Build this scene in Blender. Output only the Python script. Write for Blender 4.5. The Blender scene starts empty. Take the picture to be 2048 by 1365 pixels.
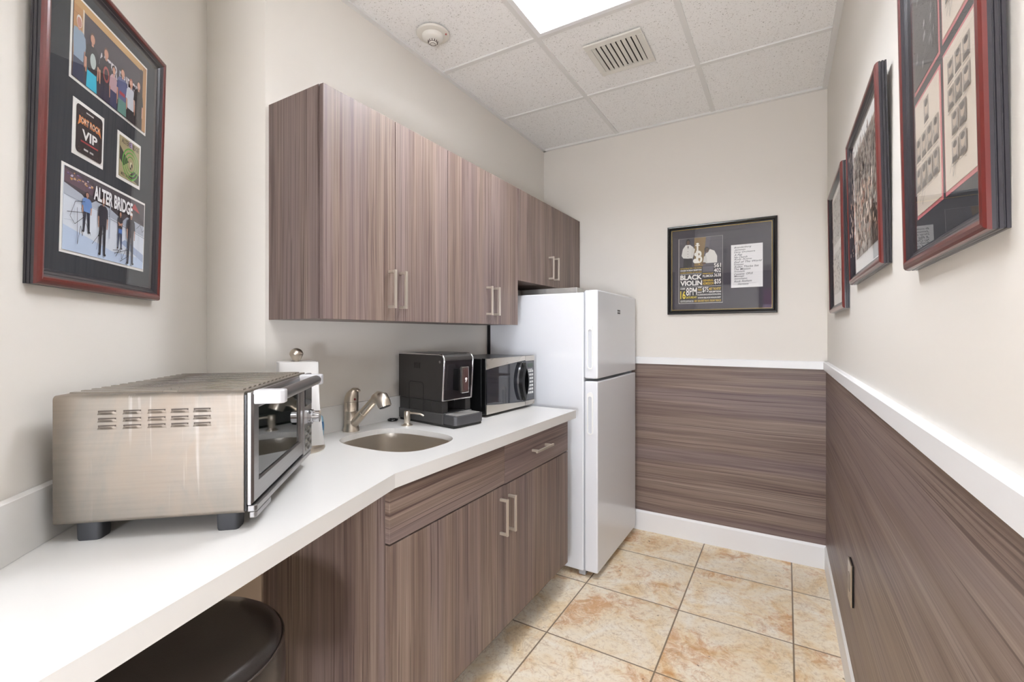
import bpy, bmesh, math, random
from mathutils import Vector, Matrix
random.seed(7)
PI = math.pi
scene = bpy.context.scene
COL = scene.collection

# ------------------------------------------------------------------ camera
CAM_H = 1.305
YAW = math.atan2(548, 922)
cam_data = bpy.data.cameras.new('camera')
cam_data.sensor_width = 36.0
cam_data.lens = 36.0 * 922 / 2048
cam_data.shift_y = -(668 - 682.5) / 2048 * -1.0
cam_data.clip_start = 0.02
cam = bpy.data.objects.new('camera', cam_data)
cam.location = (0, 0, CAM_H)
cam.rotation_euler = (PI / 2, 0, YAW)
COL.objects.link(cam)
scene.camera = cam

# ------------------------------------------------------------------ world, exposure
world = bpy.data.worlds.new('world')
scene.world = world
world.use_nodes = True
world.node_tree.nodes['Background'].inputs[0].default_value = (0.9, 0.95, 1.0, 1)
world.node_tree.nodes['Background'].inputs[1].default_value = 0.3
scene.view_settings.view_transform = 'Standard'
scene.view_settings.look = 'None'
scene.view_settings.gamma = 1.0
scene.view_settings.exposure = 0.3
LAMP_POWER = 47.0      # emission of the fluorescent fixture in the room
NEAR_FILL_POWER = 20.0       # emission of the fill fixture added above the camera, out of view
GLOBE_FILL_POWER = 122.0      # emission of the unseen fill globe added in the hall
HALL_FILL_POWER = 2.0       # emission of the unseen fill fixtures added in the hall

# ------------------------------------------------------------------ helpers
def lin(h):
    h = h.lstrip('#')
    c = [int(h[i:i + 2], 16) / 255 for i in (0, 2, 4)]
    return tuple(x / 12.92 if x <= 0.04045 else ((x + 0.055) / 1.055) ** 2.4 for x in c) + (1,)

class Nodes:
    def __init__(s, name):
        s.m = bpy.data.materials.new(name); s.m.use_nodes = True
        s.t = s.m.node_tree; s.b = s.t.nodes['Principled BSDF']; s.out = s.t.nodes['Material Output']
    def n(s, typ, **kw):
        o = s.t.nodes.new('ShaderNode' + typ)
        for k, v in kw.items():
            if k.startswith('i_'):
                key = k[2:]
                key = int(key) if key.isdigit() else key.replace('_', ' ')
                o.inputs[key].default_value = v
            else: setattr(o, k, v)
        return o
    def l(s, a, b): s.t.links.new(a, b)
    def math(s, op, a, b=None, c=None):
        o = s.n('Math', operation=op)
        for i, v in enumerate((a, b, c)):
            if v is None: continue
            if isinstance(v, (int, float)): o.inputs[i].default_value = v
            else: s.l(v, o.inputs[i])
        return o.outputs[0]
    def mix(s, f, a, b, mode='MIX'):
        o = s.n('Mix', data_type='RGBA', blend_type=mode)
        for i, v in ((0, f), (6, a), (7, b)):
            if isinstance(v, (int, float)): o.inputs[i].default_value = v
            elif isinstance(v, tuple): o.inputs[i].default_value = v
            else: s.l(v, o.inputs[i])
        return o.outputs[2]
    def ramp(s, f, stops):
        o = s.n('ValToRGB'); s.l(f, o.inputs[0]); e = o.color_ramp.elements
        while len(e) < len(stops): e.new(0.5)
        for x, (p, c) in zip(e, stops): x.position = p; x.color = c
        return o.outputs[0]
    def noise(s, vec, scale, detail=3, rough=0.5, dist=0.0):
        o = s.n('TexNoise', i_Scale=scale, i_Detail=detail, i_Roughness=rough, i_Distortion=dist)
        s.l(vec, o.inputs['Vector']); return o.outputs[0]
    def coord(s, scale=(1, 1, 1), obj=True):
        t = s.n('TexCoord'); m = s.n('Mapping'); m.inputs['Scale'].default_value = scale
        s.l(t.outputs['Object'], m.inputs['Vector']); return m.outputs[0]
    def bump(s, h, strength=0.1, dist=0.001):
        o = s.n('Bump', i_Strength=strength, i_Distance=dist); s.l(h, o.inputs['Height'])
        s.l(o.outputs[0], s.b.inputs['Normal'])

_cache = {}
def plain(h, rough=0.5, metal=0.0, spec=0.5, emit=0, coat=0):
    k = ('p', h, rough, metal, spec, emit, coat)
    if k in _cache: return _cache[k]
    N = Nodes('paint_' + h.lstrip('#')); b = N.b
    b.inputs['Base Color'].default_value = lin(h); b.inputs['Roughness'].default_value = rough
    b.inputs['Metallic'].default_value = metal; b.inputs['Specular IOR Level'].default_value = spec
    if coat: b.inputs['Coat Weight'].default_value = coat; b.inputs['Coat Roughness'].default_value = 0.1
    if emit:
        b.inputs['Emission Color'].default_value = lin(h); b.inputs['Emission Strength'].default_value = emit
    _cache[k] = N.m; return N.m

WAVE = 0.016
def wood(name, vertical=True, shift=0.0, tone=1.0):
    N = Nodes(name)
    t = N.n('TexCoord'); info = N.n('ObjectInfo')
    r = N.math('MULTIPLY', info.outputs['Random'], 7.0)
    off = N.n('CombineXYZ'); N.l(r, off.inputs[0]); N.l(r, off.inputs[1]); N.l(r, off.inputs[2])
    add = N.n('VectorMath', operation='ADD'); N.l(t.outputs['Object'], add.inputs[0]); N.l(off.outputs[0], add.inputs[1])
    def mp(cross, along):
        m = N.n('Mapping')
        m.inputs['Scale'].default_value = (cross, cross, along) if vertical else (along, along, cross)
        N.l(add.outputs[0], m.inputs['Vector']); return m.outputs[0]
    wob = N.noise(mp(3.0, 1.3), 1.0, 2, 0.5)
    wv = N.n('CombineXYZ'); wq = N.math('MULTIPLY', N.math('SUBTRACT', wob, 0.5), WAVE if vertical else WAVE * 1.6)
    for k in ((0, 1) if vertical else (2,)): N.l(wq, wv.inputs[k])
    add2 = N.n('VectorMath', operation='ADD'); N.l(add.outputs[0], add2.inputs[0]); N.l(wv.outputs[0], add2.inputs[1])
    add = add2
    fine = N.noise(mp(210, 1.4), 1.0, 4, 0.65)
    mid = N.noise(mp(60, 0.9), 1.0, 3, 0.6, 0.2)
    broad = N.noise(mp(11, 0.55), 1.0, 3, 0.55, 0.4)
    v = N.math('ADD', N.math('MULTIPLY', fine, 0.36), N.math('ADD', N.math('MULTIPLY', mid, 0.34), N.math('MULTIPLY', broad, 0.30)))
    def c(h):
        q = lin(h); return tuple(x * tone for x in q[:3]) + (1,)
    col = N.ramp(v, [(0.34, c('#54433d')), (0.44, c('#7b675d')), (0.53, c('#927f73')), (0.66, c('#ad9b8e'))])
    tint = N.noise(mp(9, 0.4), 1.0, 1, 0.5)
    tf = N.ramp(tint, [(0.45, (0, 0, 0, 1)), (0.62, (1, 1, 1, 1))])
    col = N.mix(N.math('MULTIPLY', tf, 0.28), col, c('#7c6d77'))
    pore = N.noise(mp(170, 0.9), 1.0, 2, 0.55)
    pf = N.ramp(pore, [(0.585, (0, 0, 0, 1)), (0.65, (1, 1, 1, 1))])
    col = N.mix(N.math('MULTIPLY', pf, 0.72), col, c('#513d38'))
    N.l(col, N.b.inputs['Base Color']); N.b.inputs['Roughness'].default_value = 0.42
    N.b.inputs['Specular IOR Level'].default_value = 0.4
    N.bump(fine, 0.10, 0.0005)
    return N.m

def steel(name, base='#b9b4ac', rough=0.28, axis=(4, 4, 220), stain=0.0):
    N = Nodes(name)
    g = N.noise(N.coord(axis), 1.0, 3, 0.6)
    N.b.inputs['Metallic'].default_value = 1.0
    c0 = lin(base); dk = tuple(x * 0.82 for x in c0[:3]) + (1,)
    col = N.mix(N.math('MULTIPLY', g, 0.7), c0, dk)
    rr = N.math('MULTIPLY_ADD', g, 0.12, rough - 0.05)
    if stain:
        s1 = N.noise(N.coord((9, 9, 5)), 1.0, 5, 0.65, 0.8)
        sf = N.ramp(s1, [(0.40, (0, 0, 0, 1)), (0.66, (1, 1, 1, 1))])
        col = N.mix(N.math('MULTIPLY', sf, stain), col, lin('#a89a8c'))
        s2 = N.noise(N.coord((60, 60, 2.2)), 1.0, 3, 0.6, 0.3)
        s3 = N.noise(N.coord((7, 7, 3)), 1.0, 2, 0.5)
        df = N.math('MULTIPLY', N.ramp(s2, [(0.62, (0, 0, 0, 1)), (0.70, (1, 1, 1, 1))]), N.ramp(s3, [(0.45, (0, 0, 0, 1)), (0.6, (1, 1, 1, 1))]))
        col = N.mix(N.math('MULTIPLY', df, 0.18), col, lin('#e6e2dc'))
        rr = N.math('ADD', rr, N.math('MULTIPLY', sf, 0.14))
    N.l(col, N.b.inputs['Base Color']); N.l(rr, N.b.inputs['Roughness'])
    return N.m

def wall_paint(name, h):
    N = Nodes(name)
    N.b.inputs['Base Color'].default_value = lin(h); N.b.inputs['Roughness'].default_value = 0.55
    N.b.inputs['Specular IOR Level'].default_value = 0.3
    N.bump(N.noise(N.coord((1, 1, 1)), 160, 3, 0.6), 0.05, 0.001)
    return N.m

def travertine():
    N = Nodes('travertine_tile')
    t = N.n('TexCoord'); sx = N.n('SeparateXYZ'); N.l(t.outputs['Object'], sx.inputs[0])
    P = 0.463
    u = N.math('DIVIDE', N.math('ADD', sx.outputs[0], 0.436 + 5 * P), P)
    v = N.math('DIVIDE', N.math('ADD', sx.outputs[1], -2.735 + 12 * P), P)
    fu, fv = N.math('FRACT', u), N.math('FRACT', v)
    du = N.math('MINIMUM', fu, N.math('SUBTRACT', 1.0, fu)); dv = N.math('MINIMUM', fv, N.math('SUBTRACT', 1.0, fv))
    d = N.math('MINIMUM', du, dv)
    cell = N.n('CombineXYZ'); N.l(N.math('FLOOR', u), cell.inputs[0]); N.l(N.math('FLOOR', v), cell.inputs[1])
    wn = N.n('TexWhiteNoise', noise_dimensions='3D'); N.l(cell.outputs[0], wn.inputs['Vector'])
    sc = N.n('VectorMath', operation='SCALE'); N.l(wn.outputs['Color'], sc.inputs[0]); sc.inputs['Scale'].default_value = 9.0
    pos = N.n('VectorMath', operation='ADD'); N.l(t.outputs['Object'], pos.inputs[0]); N.l(sc.outputs[0], pos.inputs[1])
    p = pos.outputs[0]
    big = N.noise(p, 5.0, 5, 0.62, 1.2)
    col = N.ramp(big, [(0.30, lin('#f8f0e0')), (0.48, lin('#f4e5cb')), (0.60, lin('#ebd3ac')), (0.74, lin('#d8ac76'))])
    rust0 = N.noise(p, 2.6, 2, 0.5, 0.6); rust = N.math('ADD', N.math('MULTIPLY', N.noise(p, 16, 8, 0.72, 1.0), 0.55), N.math('MULTIPLY', rust0, 0.5))
    rf = N.ramp(rust, [(0.555, (0, 0, 0, 1)), (0.65, (1, 1, 1, 1))])
    col = N.mix(N.math('MULTIPLY', rf, 0.70), col, lin('#c98a4c'))
    grain = N.noise(p, 55, 6, 0.75, 0.6)
    col = N.mix(N.math('MULTIPLY', N.ramp(grain, [(0.50, (0, 0, 0, 1)), (0.66, (1, 1, 1, 1))]), 0.42), col, lin('#b08a60'))
    vein = N.noise(p, 3.6, 6, 0.6, 2.0)
    va = N.math('ABSOLUTE', N.math('SUBTRACT', vein, 0.5))
    vf = N.ramp(va, [(0.0, (1, 1, 1, 1)), (0.014, (0, 0, 0, 1))])
    col = N.mix(N.math('MULTIPLY', vf, 0.30), col, lin('#a9835c'))
    hole = N.noise(p, 26, 3, 0.6, 0.3)
    hf = N.ramp(hole, [(0.715, (0, 0, 0, 1)), (0.73, (1, 1, 1, 1))])
    col = N.mix(N.math('MULTIPLY', hf, 0.8), col, lin('#5a4330'))
    tv = N.n('SeparateColor'); N.l(wn.outputs['Color'], tv.inputs[0])
    col = N.mix(1.0, col, N.ramp(tv.outputs[0], [(0, (0.93, 0.92, 0.91, 1)), (1, (1.0, 1.0, 1.0, 1))]), 'MULTIPLY')
    gf = N.ramp(d, [(0.0055, (1, 1, 1, 1)), (0.0085, (0, 0, 0, 1))])
    col = N.mix(gf, col, lin('#7d6a55'))
    N.l(col, N.b.inputs['Base Color']); N.b.inputs['Roughness'].default_value = 0.42
    N.b.inputs['Specular IOR Level'].default_value = 0.35
    N.bump(N.math('SUBTRACT', N.math('MULTIPLY', grain, 0.15), N.math('ADD', gf, hf)), 0.25, 0.0015)
    return N.m

def ceiling_tile():
    N = Nodes('mineral_ceiling_tile')
    sp = N.noise(N.coord((1, 1, 1)), 165, 2, 0.55, 0.6)
    f = N.ramp(sp, [(0.625, (0, 0, 0, 1)), (0.685, (1, 1, 1, 1))])
    pin = N.noise(N.coord((1, 1, 1)), 260, 1, 0.5)
    f2 = N.ramp(pin, [(0.66, (0, 0, 0, 1)), (0.74, (1, 1, 1, 1))])
    col = N.mix(N.math('MULTIPLY', f, 0.6), lin('#faf9f7'), lin('#8a8378'))
    col = N.mix(N.math('MULTIPLY', f2, 0.35), col, lin('#8d857a'))
    N.l(col, N.b.inputs['Base Color']); N.b.inputs['Roughness'].default_value = 0.95
    N.b.inputs['Specular IOR Level'].default_value = 0.1
    N.bump(N.math('SUBTRACT', 1.0, f), 0.3, 0.001)
    return N.m

def glass_pane():
    N = Nodes('picture_glass')
    tr = N.n('BsdfTransparent'); gl = N.n('BsdfGlossy', i_Roughness=0.0)
    fr = N.n('Fresnel', i_IOR=1.62); mx = N.n('MixShader')
    ge = N.n('NewGeometry'); N.l(N.math('MULTIPLY', fr.outputs[0], N.math('SUBTRACT', 1.0, ge.outputs['Backfacing'])), mx.inputs[0]); N.l(tr.outputs[0], mx.inputs[1]); N.l(gl.outputs[0], mx.inputs[2])
    N.l(mx.outputs[0], N.out.inputs[0]); return N.m

def leather():
    N = Nodes('dark_leather')
    N.b.inputs['Base Color'].default_value = lin('#241e1b'); N.b.inputs['Roughness'].default_value = 0.30; N.b.inputs['Coat Weight'].default_value = 0.25
    N.bump(N.noise(N.coord((1, 1, 1)), 420, 3, 0.6), 0.25, 0.0006); return N.m

M = dict(
    wall=wall_paint('wall_paint', '#e7e2da'), hallwall=wall_paint('hall_paint', '#eceae8'),
    trim=plain('#f1f1f1', 0.35), floor=travertine(), tile=ceiling_tile(), tbar=plain('#e9e8e5', 0.5),
    woodv=wood('laminate_vertical', True, tone=0.76), woodh=wood('laminate_horizontal', False, tone=0.76), woodw=wood('laminate_wainscot', False, tone=0.78),
    dark=plain('#1c1715', 0.6), quartz=plain('#dcdad6', 0.24), nickel=steel('brushed_nickel', '#d3c9bb', 0.30, (60, 60, 6)), pull=plain('#cfc6b9', 0.36, 0.75),
    sink=plain('#cfc7bc', 0.33, 0.92), oven=steel('oven_steel_side', '#8f8981', 0.52, (5, 5, 160), 0.6),
    chrome=plain('#d8d8da', 0.10, 1.0), door_steel=steel('oven_door_steel', '#a9a8a8', 0.30, (4, 4, 200)),
    oventop=steel('oven_top_steel', '#a39c94', 0.24, (6, 200, 6)), mwsteel=steel('microwave_steel', '#d2cdc4', 0.27, (4, 160, 4)),
    black=plain('#0b0b0c', 0.25), blackm=plain('#161616', 0.5), rubber=plain('#2b2c2f', 0.6), charcoal=plain('#35322f', 0.42),
    white=plain('#e9ebef', 0.30, coat=0.25), whitep=plain('#f4f4f2', 0.5), gasket=plain('#a9abb0', 0.6),
    paper=plain('#f3f1ee', 0.9), glass=glass_pane(), leather=leather(),
    red=plain('#581c17', 0.30, coat=0.3), frame_black=plain('#29272c', 0.30, coat=0.3), gloss_black=plain('#0d0c0d', 0.26), gold=plain('#b89d57', 0.3, 0.9),
    ovenglass=plain('#0f1612', 0.04, spec=1.0), mwglass=plain('#23252b', 0.05, spec=0.9),
)

# -- mesh builder --------------------------------------------------------
class MB:
    def __init__(s): s.v, s.f, s.mi, s.cur = [], [], [], 0
    def mat(s, i): s.cur = i; return s
    def face(s, idx): s.f.append(tuple(idx)); s.mi.append(s.cur)
    def box(s, x0, x1, y0, y1, z0, z1):
        b = len(s.v)
        s.v += [(x, y, z) for z in (z0, z1) for y in (y0, y1) for x in (x0, x1)]
        for q in ((0, 2, 3, 1), (4, 5, 7, 6), (0, 1, 5, 4), (2, 6, 7, 3), (0, 4, 6, 2), (1, 3, 7, 5)):
            s.face([b + i for i in q])
        return s
    def prism(s, pts, z0, z1):                       # xy outline extruded in z
        n = len(pts); b = len(s.v)
        s.v += [(x, y, z0) for x, y in pts] + [(x, y, z1) for x, y in pts]
        s.face([b + i for i in range(n)][::-1]); s.face([b + n + i for i in range(n)])
        for i in range(n):
            j = (i + 1) % n; s.face([b + i, b + j, b + n + j, b + n + i])
        return s
    def prism_y(s, pts, y0, y1):                     # xz outline extruded in y
        n = len(pts); b = len(s.v)
        s.v += [(x, y0, z) for x, z in pts] + [(x, y1, z) for x, z in pts]
        s.face([b + i for i in range(n)]); s.face([b + n + i for i in range(n)][::-1])
        for i in range(n):
            j = (i + 1) % n; s.face([b + j, b + i, b + n + i, b + n + j])
        return s
    def prism_x(s, pts, x0, x1):                     # yz outline extruded in x
        n = len(pts); b = len(s.v)
        s.v += [(x0, y, z) for y, z in pts] + [(x1, y, z) for y, z in pts]
        s.face([b + i for i in range(n)][::-1]); s.face([b + n + i for i in range(n)])
        for i in range(n):
            j = (i + 1) % n; s.face([b + i, b + j, b + n + j, b + n + i])
        return s
    def rings(s, rings, cap0=True, cap1=True):
        n = len(rings[0]); b = len(s.v)
        for r in rings: s.v += [tuple(p) for p in r]
        for k in range(len(rings) - 1):
            for i in range(n):
                j = (i + 1) % n
                s.face([b + k * n + i, b + k * n + j, b + (k + 1) * n + j, b + (k + 1) * n + i])
        if cap0: s.face([b + i for i in range(n)][::-1])
        if cap1: s.face([b + (len(rings) - 1) * n + i for i in range(n)])
        return s
    def lathe(s, prof, cx=0, cy=0, n=40, sx=1, sy=1):  # prof: (r, z)
        return s.rings([[(cx + r * sx * math.cos(2 * PI * i / n), cy + r * sy * math.sin(2 * PI * i / n), z) for i in range(n)] for r, z in prof])
    def tube(s, path, rad, n=16):
        P = [Vector(p) for p in path]; rr = rad if isinstance(rad, (list, tuple)) else [rad] * len(P)
        rs = []
        up = None
        for k, p in enumerate(P):
            t = (P[min(k + 1, len(P) - 1)] - P[max(k - 1, 0)]).normalized()
            if up is None: up = Vector((0, 0, 1)) if abs(t.z) < 0.9 else Vector((1, 0, 0))
            a = t.cross(up).normalized(); bb = a.cross(t).normalized(); up = bb
            rs.append([p + (a * math.cos(2 * PI * i / n) + bb * math.sin(2 * PI * i / n)) * rr[k] for i in range(n)])
        return s.rings(rs)
    def build(s, name, mats, parent=None, smooth=None, bevel=0, seg=2, world=False, kind=None, label=None):
        me = bpy.data.meshes.new(name)
        off = Vector(parent.location) if (world and parent) else Vector((0, 0, 0))
        me.from_pydata([tuple(Vector(p) - off) for p in s.v], [], s.f)
        mats = mats if isinstance(mats, (list, tuple)) else [mats]
        for m in mats: me.materials.append(m)
        for p, i in zip(me.polygons, s.mi): p.material_index = min(i, len(mats) - 1)
        bm = bmesh.new(); bm.from_mesh(me); bmesh.ops.recalc_face_normals(bm, faces=bm.faces); bm.to_mesh(me); bm.free()
        if smooth:
            for p in me.polygons: p.use_smooth = True
            me.set_sharp_from_angle(angle=math.radians(smooth))
        o = bpy.data.objects.new(name, me); COL.objects.link(o)
        if parent: o.parent = parent
        if bevel:
            b = o.modifiers.new('bevel', 'BEVEL'); b.width = bevel; b.segments = seg; b.limit_method = 'ANGLE'; b.angle_limit = math.radians(40)
        if kind: o['kind'] = kind
        if label: o['label'] = label
        return o

def tag(o, label, cat, group=None):
    o['label'] = label; o['category'] = cat
    if group: o['group'] = group
    return o
def thing(name, label, cat, loc=(0, 0, 0), rz=0, group=None, rx=0):
    o = bpy.data.objects.new(name, None); o.empty_display_size = 0.05; COL.objects.link(o)
    o.location = loc; o.rotation_euler = (rx, 0, rz)
    return tag(o, label, cat, group)
def struct(mb, name, mats, bevel=0, loc=None, rz=0):
    o = mb.build(name, mats, None, bevel=bevel, kind='structure')
    if loc: o.location = loc; o.rotation_euler = (0, 0, rz)
    return o
def arc(cx, cz, r, a0, a1, n=8, rz=None):
    rz = rz or r
    return [(cx + r * math.cos(math.radians(a0 + (a1 - a0) * i / n)), cz + rz * math.sin(math.radians(a0 + (a1 - a0) * i / n))) for i in range(n + 1)]
def rrect(x0, x1, z0, z1, r, n=5):
    return arc(x1 - r, z1 - r, r, 0, 90, n) + arc(x0 + r, z1 - r, r, 90, 180, n) + arc(x0 + r, z0 + r, r, 180, 270, n) + arc(x1 - r, z0 + r, r, 270, 360, n)
def superell(cx, cy, a, b, e=3.2, n=64):
    out = []
    for i in range(n):
        t = 2 * PI * i / n; c, s_ = math.cos(t), math.sin(t)
        out.append((cx + a * math.copysign(abs(c) ** (2 / e), c), cy + b * math.copysign(abs(s_) ** (2 / e), s_)))
    return out

# ================================================================== THE ROOM
XL, YB, ZC = -1.557, 3.087, 2.668
XRB = 0.197                                  # right wall at the back corner
RR = math.radians(-90) + 0.0085              # heading of the right wall
RLOC = (XRB, YB, 0)

struct(MB().box(-2.8, 2.0, -2.1, 3.3, -0.1, 0), 'floor', M['floor'])
# ceiling tiles with the fixture cells left open
GX = [-2.8, -2.175, -1.583, -0.99, -0.385, 0.222, 0.83, 1.44, 2.0]
GY = [-2.1, -1.764, -1.155, -0.545, 0.064, 0.674, 1.283, 1.893, 2.502, 3.2]
OPEN = {(3, 6), (1, 2), (5, 2), (4, 4)}
cb = MB()
for i in range(len(GX) - 1):
    for j in range(len(GY) - 1):
        if (i, j) in OPEN: continue
        cb.box(GX[i], GX[i + 1], GY[j], GY[j + 1], ZC + 0.007, ZC + 0.02)
struct(cb, 'ceiling', M['tile'])
tb = MB()
for x in GX[1:-1]:
    if x == -1.583: continue
    tb.box(x - 0.012, x + 0.012, -2.1, 3.09, ZC, ZC + 0.0069)
for y in GY[1:-1]:
    x0 = -2.8 if y < 0.1 else (XL if y > 0.9 else -1.6)
    for i in range(len(GX) - 1):
        a, b = max(GX[i], x0), GX[i + 1]
        if y > 0.1: b = min(b, 0.215)
        if b - a < 0.03: continue
        tb.box(a + (0.012 if a == GX[i] else 0), b - 0.012, y - 0.012, y + 0.012, ZC, ZC + 0.0069)
struct(tb, 'trim_1', M['tbar'])
struct(MB().box(XL, XL + 0.022, 0.94, YB, ZC - 0.006, ZC + 0.008), 'trim_2', M['tbar'])
struct(MB().box(XL, XRB, YB - 0.022, YB, ZC - 0.006, ZC + 0.008), 'trim_3', M['tbar'])
struct(MB().box(0.0225, 3.5, -0.024, 0, ZC - 0.006, ZC + 0.008), 'trim_4', M['tbar'], loc=RLOC, rz=RR)

DIAG0, DIAG1 = (-1.789, 0.864), (-0.95, 0.025)
struct(MB().box(XL - 0.1, XL, 0.94, YB + 0.1, 0, 2.72), 'wall_left', M['wall'])
struct(MB().prism([(XL, 0.94), (XL - 0.1, 0.94), (-1.89, 0.95), DIAG0], 0, 2.72), 'wall_return', M['wall'])
struct(MB().prism([DIAG0, (-1.89, 0.95), (-1.95, 0.9), (-1.0, -0.05 + 0.0751), (-0.95, 0.025)], 0, 2.72), 'wall_diagonal', M['wall'])
struct(MB().box(-2.8, -0.96, 0.03, 0.12, 0, 2.72), 'wall_hall_front', M['hallwall'])
struct(MB().box(XL - 0.1, 0.32, YB, YB + 0.1, 0, 2.72), 'wall_back', M['wall'])
struct(MB().box(-0.1, 3.45, 0, 0.1, 0, 2.72), 'wall_right', M['wall'], loc=RLOC, rz=RR)
struct(MB().box(0.30, 2.0, -0.45, -0.35, 0, 2.72), 'wall_hall_right', M['hallwall'])
struct(MB().box(-2.9, -2.8, -2.1, 0.12, 0, 2.72), 'wall_hall_end', M['hallwall'])
struct(MB().box(2.0, 2.1, -2.1, -0.35, 0, 2.72), 'wall_hall_far', M['hallwall'])
struct(MB().box(-2.8, 2.0, -2.1, -2.0, 0, 2.72), 'wall_rear', M['hallwall'])
# glazed purple door and dark header on the hall's rear wall, seen only in the picture glass
d = MB().box(-0.36, 0.10, -2.0, -1.96, 0.0, 2.1)
d.mat(1).box(-0.30, -0.02, -1.96, -1.95, 1.2, 1.70).box(-0.30, -0.02, -1.96, -1.95, 1.76, 2.0)
d.mat(2).box(-0.31, -0.01, -1.96, -1.945, 1.70, 1.76)
struct(d, 'door_1', [plain('#5d5560', 0.5), plain('#8a4080', 0.4), plain('#c9a9d6', 0.5)])
struct(MB().box(-2.8, 2.0, -2.0, -1.93, 2.1, 2.28), 'trim_5', plain('#6e6470', 0.6))

# wainscot, chair rail and baseboard
struct(MB().box(-1.5, XRB - 0.003, YB - 0.007, YB, 0.128, 1.112), 'trim_6', M['woodw'])
struct(MB().box(0.004, 3.4, -0.007, 0, 0.128, 1.112), 'trim_7', M['woodw'], loc=RLOC, rz=RR)
def rail_profile(z0, z1, dep): return [(0, z0), (-dep, z0), (-dep, z1 - 0.004), (-dep + 0.004, z1), (0, z1)]
struct(MB().prism_x([(YB + y, z) for y, z in rail_profile(1.107, 1.151, 0.02)], -1.5, XRB), 'trim_8', M['trim'])
struct(MB().prism_x(rail_profile(1.107, 1.151, 0.02), 0.0, 3.4), 'trim_9', M['trim'], loc=RLOC, rz=RR)
bp = [(0, 0), (-0.014, 0), (-0.014, 0.118), (-0.010, 0.126), (-0.007, 0.132), (0, 0.132)]
struct(MB().prism_x([(YB + y, z) for y, z in bp], -1.5, XRB), 'baseboard_back', M['trim'])
struct(MB().prism_x(bp, 0.0, 3.4), 'baseboard_right', M['trim'], loc=RLOC, rz=RR)
# cream board under the counter on the return wall
e = Vector((XL - -1.789, 0.94 - 0.864)).normalized(); nrm = Vector((e.y, -e.x))
p0 = Vector((-1.789, 0.864)) + e * 0.075; p1 = Vector((XL, 0.94)) - e * 0.005
struct(MB().prism([tuple(p0), tuple(p1), tuple(p1 + nrm * 0.012), tuple(p0 + nrm * 0.012)], 0.02, 0.868), 'trim_10', plain('#d8c6b4', 0.6))

# ================================================================== CEILING FITTINGS
def troffer(label, x0, x1, y0, y1, nx, ny, power):
    t = thing('ceiling_light', label, 'ceiling light', ((x0 + x1) / 2, (y0 + y1) / 2, ZC), group=None)
    w, h = (x1 - x0) / 2 - 0.014, (y1 - y0) / 2 - 0.014
    f = MB()
    for a in ((-w, w, -h, -h + 0.022), (-w, w, h - 0.022, h), (-w, -w + 0.022, -h + 0.022, h - 0.022), (w - 0.022, w, -h + 0.022, h - 0.022)):
        f.box(*a, -0.006, 0.004)
    f.build('frame', M['trim'], t, bevel=0.001)
    g = MB(); i_ = 0.022
    w2, h2 = w - i_, h - i_
    g.box(-w2 - 0.004, -w2, -h2, h2, 0, 0.10).box(w2, w2 + 0.004, -h2, h2, 0, 0.10).box(-w2, w2, -h2 - 0.004, -h2, 0, 0.10).box(-w2, w2, h2, h2 + 0.004, 0, 0.10)
    g.box(-w2, w2, -h2, h2, 0.10, 0.104)
    g.build('housing', plain('#f6f6f4', 0.4), t)
    def blade(mb, ax, c, lo, hi):
        pr = [(0.0016, 0.004), (0.004, 0.02), (0.010, 0.038), (0.022, 0.055)]
        out = [(c + a, z) for a, z in pr] + [(c - a, z) for a, z in pr[::-1]]
        (mb.prism_y if ax == 'x' else mb.prism_x)(out, lo, hi)
    for k in range(1, nx):
        m = MB(); blade(m, 'x', -w2 + 2 * w2 * k / nx, -h2, h2); m.build('louver_blade', plain('#efefee', 0.35), t)
    for k in range(1, ny):
        m = MB(); blade(m, 'y', -h2 + 2 * h2 * k / ny, -w2, w2); m.build('louver_blade', plain('#efefee', 0.35), t)
    lamp = plain('#f3f7ff', 0.5, emit=power)
    for k in range(nx):
        c = -w2 + 2 * w2 * (k + 0.5) / nx
        m = MB(); m.tube([(c, -h2 + 0.012, 0.080), (c, h2 - 0.012, 0.080)], 0.016, 14); m.build('fluorescent_tube', lamp, t, smooth=40)
    return t
troffer('white ceiling light with louvered cells and glowing fluorescent tubes above the kitchenette', -0.99, -0.385, 1.283, 1.893, 3, 3, LAMP_POWER * 3)
troffer('added louvered fill light near the right wall, unseen above the camera', -0.385, 0.222, 0.064, 0.674, 3, 3, NEAR_FILL_POWER * 3)  # out of view, added to fill the near end of the room
troffer('added louvered fill light in the unseen hall, left one of the pair behind the camera', -2.175, -1.583, -1.155, -0.545, 3, 3, HALL_FILL_POWER * 6)  # this and the next one are unseen, added as fill from behind
troffer('added louvered fill light in the unseen hall, right one of the pair behind the camera', 0.222, 0.83, -1.155, -0.545, 3, 3, HALL_FILL_POWER * 6)

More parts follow.
